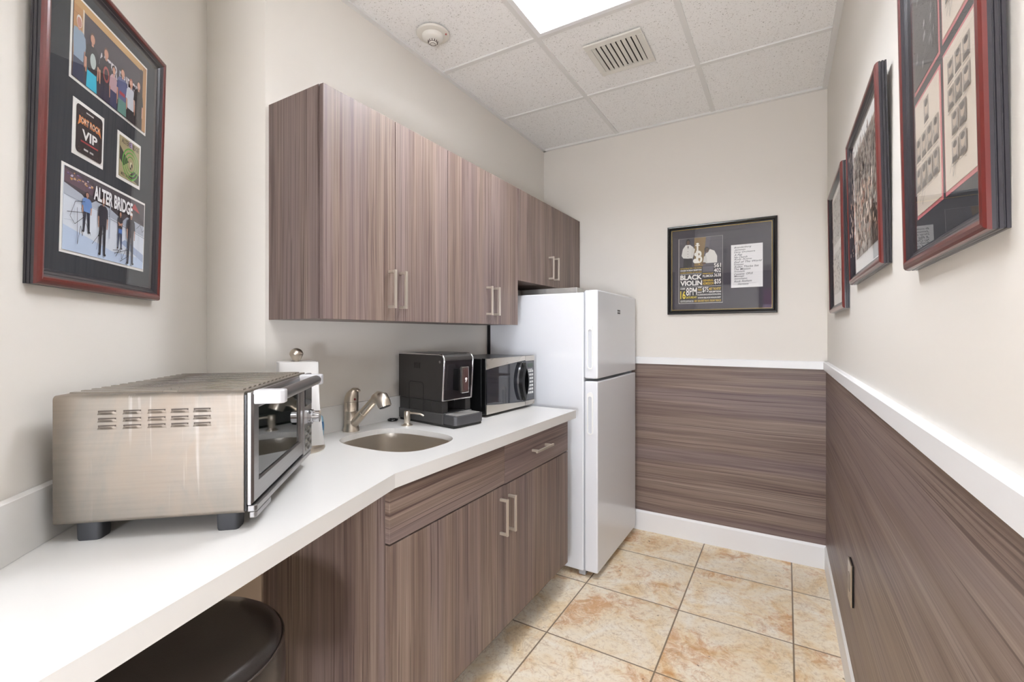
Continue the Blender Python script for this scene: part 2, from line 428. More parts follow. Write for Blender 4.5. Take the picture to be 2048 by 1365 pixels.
t = thing('fill_lamp', 'white globe fill lamp added in the hall, unseen behind the camera', 'lamp', (0.05, -1.00, 0))  # added globe, never in view, lifts the ceiling and walls
MB().lathe([(0, 0), (0.14, 0), (0.14, 0.012), (0.02, 0.022), (0, 0.022)], n=36).build('base', M['blackm'], t, smooth=35)
MB().lathe([(0, 0.02), (0.009, 0.02), (0.009, 0.96), (0, 0.96)], n=14).build('pole', M['blackm'], t, smooth=35)
m = MB(); m.lathe([(0.14 * math.cos(a), 1.09 + 0.14 * math.sin(a)) for a in [-PI / 2 + PI * i / 20 for i in range(21)]], n=40); m.build('globe', plain('#f3f7ff', 0.5, emit=GLOBE_FILL_POWER), t, smooth=60)
t = thing('smoke_detector', 'round white smoke detector on the ceiling tile above the wall cabinets', 'smoke detector', (-1.375, 1.612, ZC))
MB().lathe([(0.0, -0.001), (0.070, -0.001), (0.074, -0.005), (0.070, -0.011), (0.054, -0.014), (0.0, -0.014)][::-1], n=48).build('base_plate', plain('#e3dfd6', 0.5), t, smooth=35)
MB().lathe([(0.0, -0.036), (0.024, -0.036), (0.041, -0.031), (0.047, -0.024), (0.048, -0.014), (0.0, -0.014)], n=48).build('body', plain('#e9e6de', 0.5), t, smooth=35)
m = MB(); m.lathe([(0.0, -0.0520), (0.010, -0.0510), (0.018, -0.0460), (0.021, -0.0390), (0.019, -0.0340), (0.0, -0.0340)], n=32)
m.build('sensor_cap', plain('#e9e6de', 0.5), t, smooth=35)
m = MB()
for k in range(12):
    a = 2 * PI * k / 12; c, s_ = math.cos(a), math.sin(a)
    m.tube([(c * 0.0215, s_ * 0.0215, -0.0380), (c * 0.0200, s_ * 0.0200, -0.0455)], 0.0022, 6)
for r, z in ((0.012, -0.0508), (0.019, -0.0455)):
    m.tube([(r * math.cos(2 * PI * i / 20), r * math.sin(2 * PI * i / 20), z) for i in range(21)], 0.001, 6)
m.build('sensor_slots', plain('#5c4d48', 0.6), t)
MB().lathe([(0, -0.016), (0.0035, -0.016), (0.0035, -0.011), (0, -0.011)], 0.059, 0.02, 10).build('indicator', plain('#b5504a', 0.4), t)

t = thing('air_vent', 'white slatted air vent register set in a ceiling tile', 'vent', (-0.692, 2.19, ZC))
f = MB(); W_, H_ = 0.137, 0.142
for a in ((-W_, W_, -H_, -H_ + 0.035), (-W_, W_, H_ - 0.035, H_), (-W_, -W_ + 0.03, -H_ + 0.035, H_ - 0.035), (W_ - 0.03, W_, -H_ + 0.035, H_ - 0.035)):
    f.box(*a, -0.009, 0)
f.build('frame', plain('#e6e3db', 0.5), t, bevel=0.003)
MB().box(-W_ + 0.03, W_ - 0.03, -H_ + 0.035, H_ - 0.035, -0.002, 0.0).build('duct_opening', plain('#2c2724', 0.8), t)
for k in range(9):
    x = -0.096 + 0.024 * k
    MB().prism_y([(x - 0.0085, -0.010), (x + 0.0095, -0.010), (x + 0.007, -0.003), (x - 0.006, -0.003)], -0.107, 0.107).build('slat', plain('#dedbd2', 0.5), t)

# ================================================================== CABINETS
DOOR = 0.018
def bar_handle(door, x, y, z, length, horiz=False, out=0.036):
    """brushed pull on a door front at x; world coordinates"""
    m = MB(); h = length / 2
    if not horiz:
        m.box(x + out - 0.008, x + out, y - 0.005, y + 0.005, z - h, z + h)
        for s in (-1, 1): m.box(x - 0.001, x + out - 0.008, y - 0.005, y + 0.005, z + s * (h - 0.006) - 0.005, z + s * (h - 0.006) + 0.005)
    else:
        m.box(x + out - 0.008, x + out, y - h, y + h, z - 0.005, z + 0.005)
        for s in (-1, 1): m.box(x - 0.001, x + out - 0.008, y + s * (h - 0.02) - 0.005, y + s * (h - 0.02) + 0.005, z - 0.005, z + 0.005)
    off = Vector(door.parent.location)
    m.v = [tuple(Vector(p) - off) for p in m.v]
    return m.build('handle', M['pull'], door, bevel=0.0008)

FX = -1.265                                    # door fronts of the wall cabinets
def wall_cabinet(label, y0, ym, y1, z0, z1, hy, hz):
    t = thing('wall_cabinet', label, 'cabinet', ((XL + FX) / 2, (y0 + y1) / 2, z0), group=None)
    c = MB(); xb, xf = XL + 0.001, FX - DOOR - 0.003; th = 0.016
    c.box(xb, xf, y0, y0 + th, z0, z1).box(xb, xf, y1 - th, y1, z0, z1)
    c.box(xb, xf, y0 + th, y1 - th, z0, z0 + th).box(xb, xf, y0 + th, y1 - th, z1 - th, z1).box(xb, xb + 0.006, y0 + th, y1 - th, z0 + th, z1 - th)
    c.build('carcass', M['woodv'], t, world=True)
    for a, b, h in ((y0, ym, hy[0]), (ym, y1, hy[1])):
        d = MB().box(FX - DOOR, FX, a + 0.0015, b - 0.0015, z0 - 0.001, z1 - 0.001).build('door', M['woodv'], t, world=True, bevel=0.0008)
        bar_handle(d, FX, h, hz, 0.142)
    return t
wall_cabinet('tall wall cabinet with two brown laminate doors, nearest one, above the sink and faucet', 0.952, 1.268, 1.581, 1.354, 2.106, (1.237, 1.292), 1.470)
wall_cabinet('tall brown laminate wall cabinet in mid row above the coffee machine and microwave', 1.582, 1.922, 2.192, 1.354, 2.106, (1.886, 1.952), 1.467)
wall_cabinet('short brown laminate wall cabinet hanging above the white refrigerator', 2.194, 2.62, 3.075, 1.600, 2.106, (2.578, 2.652), 1.712)

BX = -0.95
def base_cabinet(label, y0, y1, left_panel):
    t = thing('base_cabinet', label, 'cabinet', ((XL + BX) / 2, (y0 + y1) / 2, 0.0))
    c = MB(); xb, xf = XL + 0.02, BX - DOOR - 0.003; th = 0.018; z0, z1 = 0.15, 0.871
    zl = 0.0 if left_panel else z0
    c.box(XL + 0.003 if left_panel else xb, xf, y0, y0 + th, zl, z1).box(xb, xf, y1 - th, y1, z0, z1)
    c.box(xb, xf, y0 + th, y1 - th, z0, z0 + th).box(xb, xb + 0.006, y0 + th, y1 - th, z0 + th, z1)
    c.box(xf - 0.03, xf, y0 + th, y1 - th, z1 - 0.02, z1)
    c.build('carcass', M['woodv'], t, world=True)
    MB().box(xf - 0.115, xf - 0.10, y0 + (th if left_panel else 0), y1, 0.0, z0 - 0.001).build('toe_kick', M['dark'], t, world=True)
    return t
def front(t, name, y0, y1, z0, z1, mat):
    return MB().box(BX - DOOR, BX, y0 + 0.0015, y1 - 0.0015, z0, z1).build(name, mat, t, world=True, bevel=0.0008)
t = base_cabinet('brown laminate sink base cabinet with a false drawer front and one door', 0.932, 1.543, True)
front(t, 'drawer_front', 0.929, 1.543, 0.716, 0.868, M['woodh'])
d = front(t, 'door', 0.929, 1.543, 0.148, 0.711, M['woodv']); bar_handle(d, BX, 1.510, 0.598, 0.142)
t = base_cabinet('brown laminate base cabinet with a drawer above a door, beside the refrigerator', 1.545, 2.15, False)
d = front(t, 'drawer', 1.543, 2.152, 0.714, 0.866, M['woodh']); bar_handle(d, BX, 1.835, 0.797, 0.165, True)
d = front(t, 'door', 1.543, 2.152, 0.148, 0.709, M['woodv']); bar_handle(d, BX, 1.572, 0.596, 0.142)

# ================================================================== COUNTERTOP AND SINK
CT = 0.914
SC = (-1.245, 1.255)
t = thing('countertop', 'long white quartz countertop with an angled front edge', 'countertop', (-1.2, 1.2, CT))
outer = [(XL + 0.001, 2.215), (-0.925, 2.198), (-0.939, 0.94), (-0.696, 0.08), (-0.998, 0.08), (-1.782, 0.865), (XL + 0.001, 0.938)]
hole = superell(SC[0], SC[1], 0.202, 0.160, 3.0, 64)
def slab_with_hole(outer, hole, z0, z1):
    m = MB(); bm = bmesh.new()
    vo = [bm.verts.new((x, y, z1)) for x, y in outer]; vh = [bm.verts.new((x, y, z1)) for x, y in hole]
    ed = [bm.edges.new((v[i], v[(i + 1) % len(v)])) for v in (vo, vh) for i in range(len(v))]
    bmesh.ops.triangle_fill(bm, use_beauty=True, use_dissolve=False, edges=ed)
    bm.verts.index_update(); n = len(bm.verts)
    m.v = [tuple(v.co) for v in bm.verts] + [(v.co.x, v.co.y, z0) for v in bm.verts]
    for f in bm.faces:
        ids = [v.index for v in f.verts]; m.face(ids); m.face([i + n for i in ids[::-1]])
    for loop in (vo, vh):
        for i in range(len(loop)):
            a, b = loop[i].index, loop[(i + 1) % len(loop)].index; m.face([a, b, b + n, a + n])
    bm.free(); return m
slab_with_hole(outer, hole, 0.893, CT).build('slab', M['quartz'], t, world=True)
MB().prism([(-0.925, 2.198), (-0.939, 0.94), (-0.696, 0.08), (-0.733, 0.08), (-0.977, 0.9335), (-0.963, 2.1985)], 0.873, 0.893).build('front_edge', M['quartz'], t, world=True)
MB().box(XL + 0.001, XL + 0.014, 0.965, 2.205, CT, 1.017).build('trim_11', M['quartz'], None, bevel=0.0012, kind='structure')
MB().prism([(-1.763, 0.872), (-1.762, 0.875), (XL + 0.001, 0.940), (XL + 0.001, 0.925), (-1.745, 0.858)], CT, 1.018).build('trim_12', M['quartz'], None, kind='structure')
k = 0.02
MB().prism([(-1.776, 0.853), (-1.010, 0.087), (-0.997, 0.102), (-1.762, 0.867)], CT, 1.019).build('trim_13', M['quartz'], None, bevel=0.0012, kind='structure')

t = thing('sink', 'undermount stainless steel sink bowl set in the white counter', 'sink', (SC[0], SC[1], 0.873))
m = MB()
rg = []
for off, z, e in ((0.022, 0.892, 3.0), (0.003, 0.892, 3.0), (0.002, 0.880, 3.0), (0.0, 0.80, 3.0), (-0.006, 0.74, 3.0), (-0.016, 0.718, 3.0), (-0.04, 0.706, 2.8), (-0.09, 0.702, 2.5), (-0.13, 0.700, 2.2)):
    rg.append([(x, y, z) for x, y in superell(SC[0], SC[1], 0.202 + off, 0.160 + off, e, 64)])
m.rings(rg, False, True); m.build('bowl', M['sink'], t, smooth=50, world=True)
MB().lathe([(0.0, 0.7035), (0.030, 0.7035), (0.040, 0.704), (0.043, 0.7005), (0.0, 0.7003)], SC[0], SC[1], 28).build('drain', M['nickel'], t, smooth=35, world=True)

# faucet
fx, fy = -1.503, 1.264
t = thing('faucet', 'brushed nickel pull-out faucet behind the sink', 'faucet', (fx, fy, CT))
MB().lathe([(0.0, 0), (0.031, 0), (0.031, 0.012), (0.0285, 0.016), (0.0275, 0.045), (0.0285, 0.047), (0.0275, 0.049), (0.0275, 0.080), (0.0283, 0.082), (0.0275, 0.084), (0.0275, 0.118), (0, 0.118)], n=40).build('body', M['nickel'], t, smooth=35)
m = MB()
rg = []
for k in range(11):                           # domed cap sweeping into a forward lever
    u = k / 10; z = 0.119 + 0.050 * u
    r = 0.0275 * math.sqrt(max(0.0, 1 - (u * 0.93) ** 2.4)); cx = 0.014 * u * u
    rg.append([(cx + r * math.cos(2 * PI * i / 32), r * math.sin(2 * PI * i / 32), z) for i in range(32)])
m.rings(rg); cap = m.build('lever_cap', M['nickel'], t, smooth=50)
m = MB(); pth = [(0.0, 0, 0.158), (0.014, 0, 0.169), (0.030, 0, 0.1705), (0.042, 0, 0.166), (0.046, 0, 0.162)]
rgs = []
for (x, y, z), w, h in zip(pth, (0.013, 0.014, 0.012, 0.009, 0.006), (0.008, 0.006, 0.005, 0.004, 0.003)):
    rgs.append([(x, w * math.cos(2 * PI * i / 16), z + h * math.sin(2 * PI * i / 16)) for i in range(16)])
m.rings(rgs); m.build('lever', M['nickel'], t, smooth=60)
m = MB(); m.tube([(0.0268, -0.006, 0.130), (0.0290, -0.006, 0.130)], 0.0045, 14); m.build('temperature_mark', plain('#6e1418', 0.3), t, smooth=40, label='dark red temperature dot')
dirv = Vector((0.150, -0.006, 0.126)); L = dirv.length; dn = dirv / L; st = Vector((0.012, 0, 0.030))
m = MB(); m.tube([st, st + dn * 0.080, st + dn * 0.0805, st + dn * 0.165], [0.0185, 0.0172, 0.0165, 0.0155], 28); m.build('spout', M['nickel'], t, smooth=40)
hd = st + dn * 0.160; q = Vector((0.60, 0, -0.30)).normalized()
m = MB(); m.tube([hd, hd + dn * 0.012, hd + dn * 0.026 + q * 0.006, hd + dn * 0.032 + q * 0.020, hd + dn * 0.022 + q * 0.040, hd + dn * 0.010 + q * 0.058],
                 [0.0158, 0.020, 0.0245, 0.0268, 0.0265, 0.0245], 28); m.build('spray_head', M['nickel'], t, smooth=50)
m = MB(); a_ = hd + dn * 0.010 + q * 0.0575; m.tube([a_, a_ + (q * 0.018 - dn * 0.012).normalized() * 0.0025], [0.0215, 0.021], 28); m.build('aerator', M['blackm'], t, smooth=40)

t = thing('soap_dispenser', 'small brushed nickel soap pump at the far sink corner, in front of the coffee machine', 'soap dispenser', (-1.389, 1.462, CT))
MB().lathe([(0.0, 0), (0.023, 0), (0.023, 0.003), (0.016, 0.007), (0.0125, 0.010), (0.0125, 0.022), (0.0132, 0.023), (0.0132, 0.058), (0.0115, 0.062), (0, 0.062)], n=28).build('pump_body', M['nickel'], t, smooth=35)
m = MB(); m.tube([(0.0, 0.008, 0.052), (0.025, 0.015, 0.053), (0.052, 0.024, 0.050), (0.066, 0.030, 0.042)], [0.0050, 0.0045, 0.004, 0.0036], 12); m.build('nozzle', M['nickel'], t, smooth=50)

# ================================================================== REFRIGERATOR
FY0, FY1 = 2.322, 3.030
t = thing('refrigerator', 'white top-freezer refrigerator standing in the corner beside the counter', 'refrigerator', (-1.2, 2.675, 0))
MB().box(-1.535, -0.934, FY0, FY1, 0.03, 1.528).build('body', M['white'], t, bevel=0.006, world=True)
MB().box(-1.553, -1.5355, FY0 - 0.002, FY1 - 0.01, 0.04, 1.50).build('back_panel', M['black'], t, world=True, label='black back panel')
MB().box(-0.95, -0.936, FY0 + 0.02, FY1 - 0.02, 0.0, 0.032).build('kick_plate', M['dark'], t, world=True)
for nm, z0, z1, h0, h1 in (('freezer_door', 1.066, 1.538, 1.116, 1.350), ('refrigerator_door', 0.036, 1.052, 0.768, 0.994)):
    d = MB().box(-0.926, -0.853, FY0 - 0.004, FY1, z0, z1).build(nm, M['white'], t, bevel=0.007, seg=3, world=True)
    MB().box(-0.935, -0.925, FY0 + 0.008, FY1 - 0.008, z0 + 0.006, z1 - 0.006).build('gasket', M['gasket'], d).location = -Vector(t.location)
    m = MB(); xc = -0.894
    o_ = rrect(xc - 0.0165, xc + 0.0165, h0, h1, 0.0164, 8); i_ = rrect(xc - 0.0105, xc + 0.0105, h0 + 0.006, h1 - 0.022, 0.0104, 8)
    yf = FY0 - 0.004
    m.rings([[(x, yf + 0.0005, z) for x, z in o_], [(x, yf - 0.006, z) for x, z in o_], [(x, yf - 0.006, z) for x, z in i_], [(x, yf - 0.0006, z) for x, z in i_]], False, False)
    hnd = m.build('handle', M['whitep'], d, smooth=30); hnd.location = -Vector(t.location)
    m = MB(); m.prism_y([(x, z) for x, z in i_], yf - 0.0012, yf - 0.0006); g_ = m.build('handle_pocket', plain('#d3d6da', 0.6), d); g_.location = -Vector(t.location)  # grey fill puts the shade inside the white pocket into its colour
for z in (1.058, 1.534):
    MB().box(-0.945, -0.875, FY1 - 0.06, FY1 - 0.012, z - 0.005, z + 0.004 + (0.006 if z > 1.5 else 0)).build('hinge', M['gasket'], t, bevel=0.002, world=True)
MB().box(-0.965, -0.928, FY0 + 0.01, FY0 + 0.03, 0.005, 0.05).build('hinge', M['gasket'], t, bevel=0.002, world=True)
MB().box(-0.962, -0.91, FY1 - 0.035, FY1 - 0.01, 0.0, 0.04).build('foot', M['whitep'], t, bevel=0.002, world=True)
m = MB(); m.box(-0.8535, -0.8515, 2.640, 2.700, 1.420, 1.448)
m.mat(1).box(-0.8516, -0.8511, 2.646, 2.694, 1.438, 1.444).box(-0.8516, -0.8511, 2.646, 2.694, 1.424, 1.430)
m.build('badge', [plain('#c9c9cc', 0.4), plain('#26262a', 0.5)], t, world=True, label='small grey badge with two dark lines')
m = MB(); m.box(-1.40, -1.03, 2.46, 2.86, 1.530, 1.534)
for a in ((-1.40, -1.03, 2.46, 2.464), (-1.40, -1.03, 2.856, 2.86), (-1.40, -1.396, 2.464, 2.856), (-1.034, -1.03, 2.464, 2.856)): m.box(*a, 1.534, 1.572)
tag(m.build('storage_tray', steel('grey_tray_metal', '#d6d6d2', 0.4, (20, 20, 20), 0.3), None, bevel=0.003), 'low grey metal tray lying on top of the refrigerator', 'tray')

# ================================================================== MICROWAVE
t = thing('microwave', 'black microwave with stainless front standing between coffee machine and refrigerator', 'microwave', (-1.200, 1.776, CT), math.radians(87.4))
MW, MD, MH0, MH1 = 0.444, 0.32, 0.010, 0.275
MB().box(0.0, MW, 0.022, MD, MH0, MH1 - 0.002).build('housing', plain('#0a0a0b', 0.3), t, bevel=0.004)
for x in (0.03, MW - 0.03):
    for y in (0.05, MD - 0.05): MB().lathe([(0, 0), (0.014, 0), (0.014, 0.0102), (0, 0.0102)], x, y, 16).build('foot', M['rubber'], t)
xd = 0.348
d = MB().box(0.0, xd, 0.0, 0.0215, MH0 + 0.002, MH1).build('door', M['black'], t, bevel=0.002)
# curved steel bands above and below the dark window
def band(x0, x1, f, ze, n=14):
    top = [(x0 + (x1 - x0) * i / n, ze) for i in range(n + 1)]
    return top + [(x0 + (x1 - x0) * i / n, f((x0 + (x1 - x0) * i / n) / xd)) for i in range(n, -1, -1)]
up = lambda u: 0.222 + 0.030 * u ** 0.8
lo = lambda u: 0.060 - 0.026 * u ** 0.8
MB().prism_y(band(0.006, xd - 0.001, up, MH1 - 0.001), -0.004, 0.0).build('steel_band', M['mwsteel'], d)
MB().prism_y(band(0.006, xd - 0.001, lo, MH0 + 0.003), -0.004, 0.0).build('steel_band', M['mwsteel'], d)
w_ = [(0.012, lo(0.012 / xd) + 0.001)] + [(0.01 + (xd - 0.012) * i / 10, lo((0.01 + (xd - 0.012) * i / 10) / xd) + 0.001) for i in range(11)] + [(0.01 + (xd - 0.012) * i / 10, up((0.01 + (xd - 0.012) * i / 10) / xd) - 0.001) for i in range(10, -1, -1)]
MB().prism_y(w_[1:], -0.003, -0.0002).build('window', M['mwglass'], d)
def lens(cx, cz, a, b, n=14): # pointed lens outline
    r = [(cx + a * (1 - (1 - 2 * i / n) ** 2), cz - b + 2 * b * i / n) for i in range(n + 1)]
    l_ = [(cx - a * (1 - (1 - 2 * i / n) ** 2), cz - b + 2 * b * i / n) for i in range(n - 1, 0, -1)]
    return r + l_
o_ = lens(0.312, 0.143, 0.034, 0.098); i_ = lens(0.317, 0.141, 0.020, 0.070)
m = MB(); m.rings([[(x, -0.003, z) for x, z in o_], [(x, -0.030, z) for x, z in o_], [(x, -0.032, z) for x, z in i_], [(x, -0.003, z) for x, z in i_]], False, False)
m.build('handle', M['black'], d, smooth=40, label='black lens-shaped handle')
m = MB(); oo = lens(0.312, 0.143, 0.0355, 0.101); m.rings([[(x, -0.0032, z) for x, z in oo], [(x, -0.008, z) for x, z in oo], [(x, -0.008, z) for x, z in o_], [(x, -0.0032, z) for x, z in o_]], False, False)
m.build('handle_trim', M['chrome'], d, smooth=40)
p = MB().box(xd + 0.001, MW, 0.0, 0.0215, MH0 + 0.002, MH1).build('control_panel', M['black'], t, bevel=0.002)
MB().box(xd + 0.002, MW - 0.001, -0.004, 0.0, 0.247, MH1 - 0.001).build('steel_band', M['mwsteel'], p)
MB().box(xd + 0.002, MW - 0.001, -0.004, 0.0, MH0 + 0.003, 0.036).build('steel_band', M['mwsteel'], p)
MB().box(xd + 0.004, MW - 0.012, -0.003, 0.0, 0.038, 0.245).build('panel_face', plain('#55565a', 0.25), p)
MB().box(xd + 0.024, MW - 0.018, -0.0036, -0.0028, 0.212, 0.234).build('display', plain('#46514a', 0.2), p)
for r in range(7):
    for c in range(3):
        x = xd + 0.029 + c * 0.0185; z = 0.185 - r * 0.019
        MB().box(x, x + 0.013, -0.0042, -0.003, z, z + 0.0115).build('button', plain('#d9d9d8', 0.5), p)
MB().box(xd + 0.024, xd + 0.07, -0.0042, -0.003, 0.199, 0.203).build('button', plain('#d9d9d8', 0.5), p)

# ================================================================== COFFEE MACHINE
t = thing('coffee_machine', 'black fully automatic coffee machine with chrome trim beside the microwave', 'coffee machine', (-1.159, 1.497, CT), math.radians(81.5))
CW, CB, CH = 0.172, 0.372, 0.303
side = plain('#2d2a28', 0.5)
MB().box(0.004, CW - 0.004, 0.012, CB - 0.006, 0.0, 0.012).build('foot_base', M['black'], t)
MB().box(0.0, CW, 0.074, CB, 0.010, 0.055).build('plinth', plain('#3c3b3b', 0.45), t, bevel=0.003)
lb = MB(); lb.box(0.003, CW - 0.003, 0.150, CB - 0.004, 0.055, 0.106).box(0.003, 0.034, 0.080, 0.150, 0.055, 0.106).box(CW - 0.034, CW - 0.003, 0.080, 0.150, 0.055, 0.106)
lb.build('lower_body', plain('#232120', 0.5), t, bevel=0.002)
prof = [(0.078, 0.107), (CB, 0.107), (CB, CH)] + [(0.066 + 0.020 * (1 - math.sin(math.radians(a))) , CH - 0.020 * (1 - math.cos(math.radians(a)))) for a in (0, 30, 60, 90)]
MB().prism_x(prof, 0.0, CW).build('upper_body', side, t, bevel=0.002)
MB().prism_x([(0.0772, 0.112), (0.0665, CH - 0.026), (0.0655, CH - 0.026), (0.0762, 0.112)], 0.006, CW - 0.006).build('front_panel', plain('#211e20', 0.12), t)
for x in (0.001, CW - 0.001):
    m = MB(); m.tube([(x, CB - 0.005, CH), (x, 0.094, CH), (x, 0.076, CH - 0.004), (x, 0.067, CH - 0.016), (x, 0.066, CH - 0.03), (x, 0.0775, 0.109)], 0.0040, 10)
    m.build('chrome_trim', M['chrome'], t, smooth=50)
m = MB(); m.tube([(0.001, 0.0772, 0.109), (CW - 0.001, 0.0772, 0.109)], 0.003, 10); m.build('chrome_trim', M['chrome'], t, smooth=50)
MB().box(0.004, CW - 0.004, 0.10, CB - 0.03, CH - 0.001, CH + 0.003).build('lid', plain('#24211f', 0.35), t, bevel=0.0015)
m = MB()                                         # side hatch outline and vents
for k in range(6): m.box(-0.0008, 0.0005, 0.222 + k * 0.0075, 0.2245 + k * 0.0075, 0.240, 0.264)
m.build('side_vent', M['black'], t)
hatch = [(0.296, 0.055), (0.296, 0.172), (0.290, 0.180), (0.206, 0.180), (0.198, 0.172), (0.198, 0.055)]
m = MB(); m.tube([(0.0002, y, z) for y, z in hatch], 0.0011, 6); m.build('hatch_seam', M['black'], t)
m = MB(); m.tube([(0.0005, 0.092, 0.272), (-0.0012, 0.092, 0.272)], 0.0048, 16); kb = m.build('side_button', M['chrome'], t, smooth=40)
m = MB(); m.tube([(-0.0011, 0.092, 0.272), (-0.0018, 0.092, 0.272)], 0.0026, 12); m.build('button_cap', M['black'], kb, smooth=40)
sp = MB().box(0.056, 0.100, 0.034, 0.0725, 0.150, 0.242).build('spout', M['black'], t, bevel=0.003)
MB().box(0.060, 0.100, 0.020, 0.034, 0.140, 0.252).build('spout_frame', M['chrome'], sp, bevel=0.003)
MB().box(0.067, 0.0965, 0.0185, 0.021, 0.150, 0.244).build('spout_face', plain('#4d3836', 0.25), sp, bevel=0.002)
m = MB(); m.prism_y(arc(0.081, 0.200, 0.006, 20, 380, 12) , 0.0175, 0.0185); m.prism_y([(0.076, 0.186), (0.080, 0.186), (0.086, 0.197), (0.082, 0.199)], 0.0175, 0.0185)
m.build('emblem', plain('#e8e4e0', 0.4), sp, label='small white emblem')
dt = MB().prism([(0.004, 0.074), (0.002, 0.012)] + [(0.012, 0.0)] + [(CW - 0.012, 0.0), (CW - 0.002, 0.012), (CW - 0.004, 0.074)], 0.012, 0.050).build('drip_tray', plain('#3b3a3c', 0.4), t, bevel=0.003)
MB().box(0.036, CW - 0.036, 0.073, 0.150, 0.012, 0.049).build('tray_bay', M['blackm'], t)
for k in range(13):
    y = 0.012 + k * 0.0098
    x0, x1 = (0.016, CW - 0.016) if y < 0.072 else (0.040, CW - 0.040)
    MB().box(x0, x1, y, y + 0.0045, 0.0495, 0.0525).build('grille_bar', plain('#c9c6c2', 0.35, 0.5), dt)
m = MB(); m.tube([(0.019 * math.cos(2 * PI * i / 28), 0.019 * math.sin(2 * PI * i / 28), 0.0045) for i in range(29)], 0.0045, 10)
o = m.build('rubber_ring', M['black'], None, smooth=50); o.location = (-1.520, 1.508, CT); tag(o, 'black rubber ring lying on the counter behind the coffee machine', 'ring')

# ================================================================== TOASTER OVEN
t = thing('toaster_oven', 'large stainless steel countertop oven standing cornerwise on the white counter', 'toaster oven', (-0.919, 0.511, CT), math.atan2(0.748, -0.664))
OW, OD, OZ0, OZ1 = 0.478, 0.322, 0.036, 0.276
m = MB(); m.prism_y(rrect(0.0, OW, OZ0, OZ1, 0.008, 4), 0.0, OD); m.build('body', M['oven'], t, smooth=30)
m = MB()
for k in range(15):
    x = 0.03 + k * 0.0295
    m.prism_y([(x, OZ1 - 0.001), (x + 0.018, OZ1 - 0.001), (x + 0.015, OZ1 + 0.003), (x + 0.003, OZ1 + 0.003)], 0.012, OD - 0.006)
m.build('ribbed_top', M['oventop'], t)
m = MB()
for r, z in enumerate((0.243, 0.229, 0.2155)):
    for y in (0.2345, 0.193, 0.1516, 0.1124, 0.0736):
        w = 0.0165
        m.mat(0)
        n = 8
        a = [(-0.0002, y + w - 2 * w * i / n, z - 0.0042) for i in range(n + 1)]
        b = [(-0.0042 * math.sin(PI * i / n) ** 0.5 - 0.0003, y + (w - 0.002) * (1 - 2 * i / n), z + 0.0005) for i in range(n + 1)]
        c = [(-0.0030 * math.sin(PI * i / n) ** 0.5 - 0.0003, y + (w - 0.003) * (1 - 2 * i / n), z + 0.0022) for i in range(n + 1)]
        s0 = len(m.v); m.v += a + b + c
        for q_ in range(2):
            for i in range(n): m.face([s0 + q_ * (n + 1) + i, s0 + q_ * (n + 1) + i + 1, s0 + (q_ + 1) * (n + 1) + i + 1, s0 + (q_ + 1) * (n + 1) + i])
        m.mat(1).box(-0.0012, 0.0, y - w + 0.002, y + w - 0.002, z + 0.0012, z + 0.0040)
m.build('side_louvers', [M['oven'], plain('#4b4038', 0.6)], t, smooth=60)
for x in (0.012, OW - 0.078):
    for y in (0.014, 0.254):
        m = MB(); rg = []
        for z, s in ((0, 0.90), (0.004, 0.96), (0.037, 1.0)):
            rg.append([(x + 0.02 + px_ * s, y + 0.021 + py_ * s, z) for px_, py_ in rrect(-0.019, 0.019, -0.021, 0.021, 0.008, 4)])
        m.rings(rg); m.build('foot', M['rubber'], t, smooth=35)
MB().box(0.003, OW - 0.003, -0.004, 0.0, OZ0 + 0.004, OZ1 - 0.006).build('front_seam', M['black'], t)
DX = 0.385; DZ0, DZ1 = 0.054, 0.273; DY = -0.017
m = MB()                                         # door ring around the window
wx0, wx1, wz0, wz1 = 0.036, DX - 0.030, 0.096, 0.240
c_ = 0.0045
def rect4(x0, x1, z0, z1, y): return [(x0, y, z0), (x1, y, z0), (x1, y, z1), (x0, y, z1)]
m.rings([rect4(wx0, wx1, wz0, wz1, -0.004), rect4(0.003, DX, DZ0, DZ1, -0.004), rect4(0.001, DX, DZ0 - 0.002, DZ1 + 0.001, -0.007), rect4(0.001, DX, DZ0 - 0.002, DZ1 + 0.001, DY + c_),
         rect4(0.001 + c_, DX - c_, DZ0 - 0.002 + c_, DZ1 + 0.001 - c_, DY), rect4(wx0 - 0.004, wx1 + 0.004, wz0 - 0.004, wz1 + 0.004, DY), rect4(wx0, wx1, wz0, wz1, DY + 0.003), rect4(wx0, wx1, wz0, wz1, -0.004)], False, False)
d = m.build('door', M['door_steel'], t)
MB().box(wx0 - 0.001, wx1 + 0.001, -0.012, -0.007, wz0 - 0.001, wz1 + 0.001).build('window', M['ovenglass'], d)
HY = -0.058
for x0, x1 in ((0.005, 0.034), (DX - 0.034, DX - 0.005)):
    hb = MB(); hb.prism([(x0, DY + 0.002), (x1, DY + 0.002), (x1, HY - 0.010), (x1 - 0.006, HY - 0.0145), (x0 + 0.008, HY - 0.0145), (x0, HY - 0.006)], 0.2505, 0.2785).build('handle_bracket', plain('#dcdde0', 0.35, 0.35), d, bevel=0.003)
m = MB(); m.tube([(0.020, HY, 0.2645), (DX - 0.020, HY, 0.2645)], 0.0128, 24); m.build('handle', M['door_steel'], d, smooth=40)
p = MB().box(DX + 0.003, OW + 0.002, -0.019, -0.004, 0.046, 0.274).build('control_panel', M['door_steel'], t, bevel=0.003)
MB().box(DX + 0.012, OW - 0.006, -0.0205, -0.019, 0.185, 0.262).build('display', M['mwglass'], p)
kx = (DX + OW) / 2 + 0.008
m = MB(); m.tube([(kx, -0.019, 0.150), (kx, -0.031, 0.150), (kx, -0.0312, 0.150), (kx, -0.050, 0.150)], [0.021, 0.021, 0.017, 0.0165], 28); m.build('knob', M['chrome'], p, smooth=35)
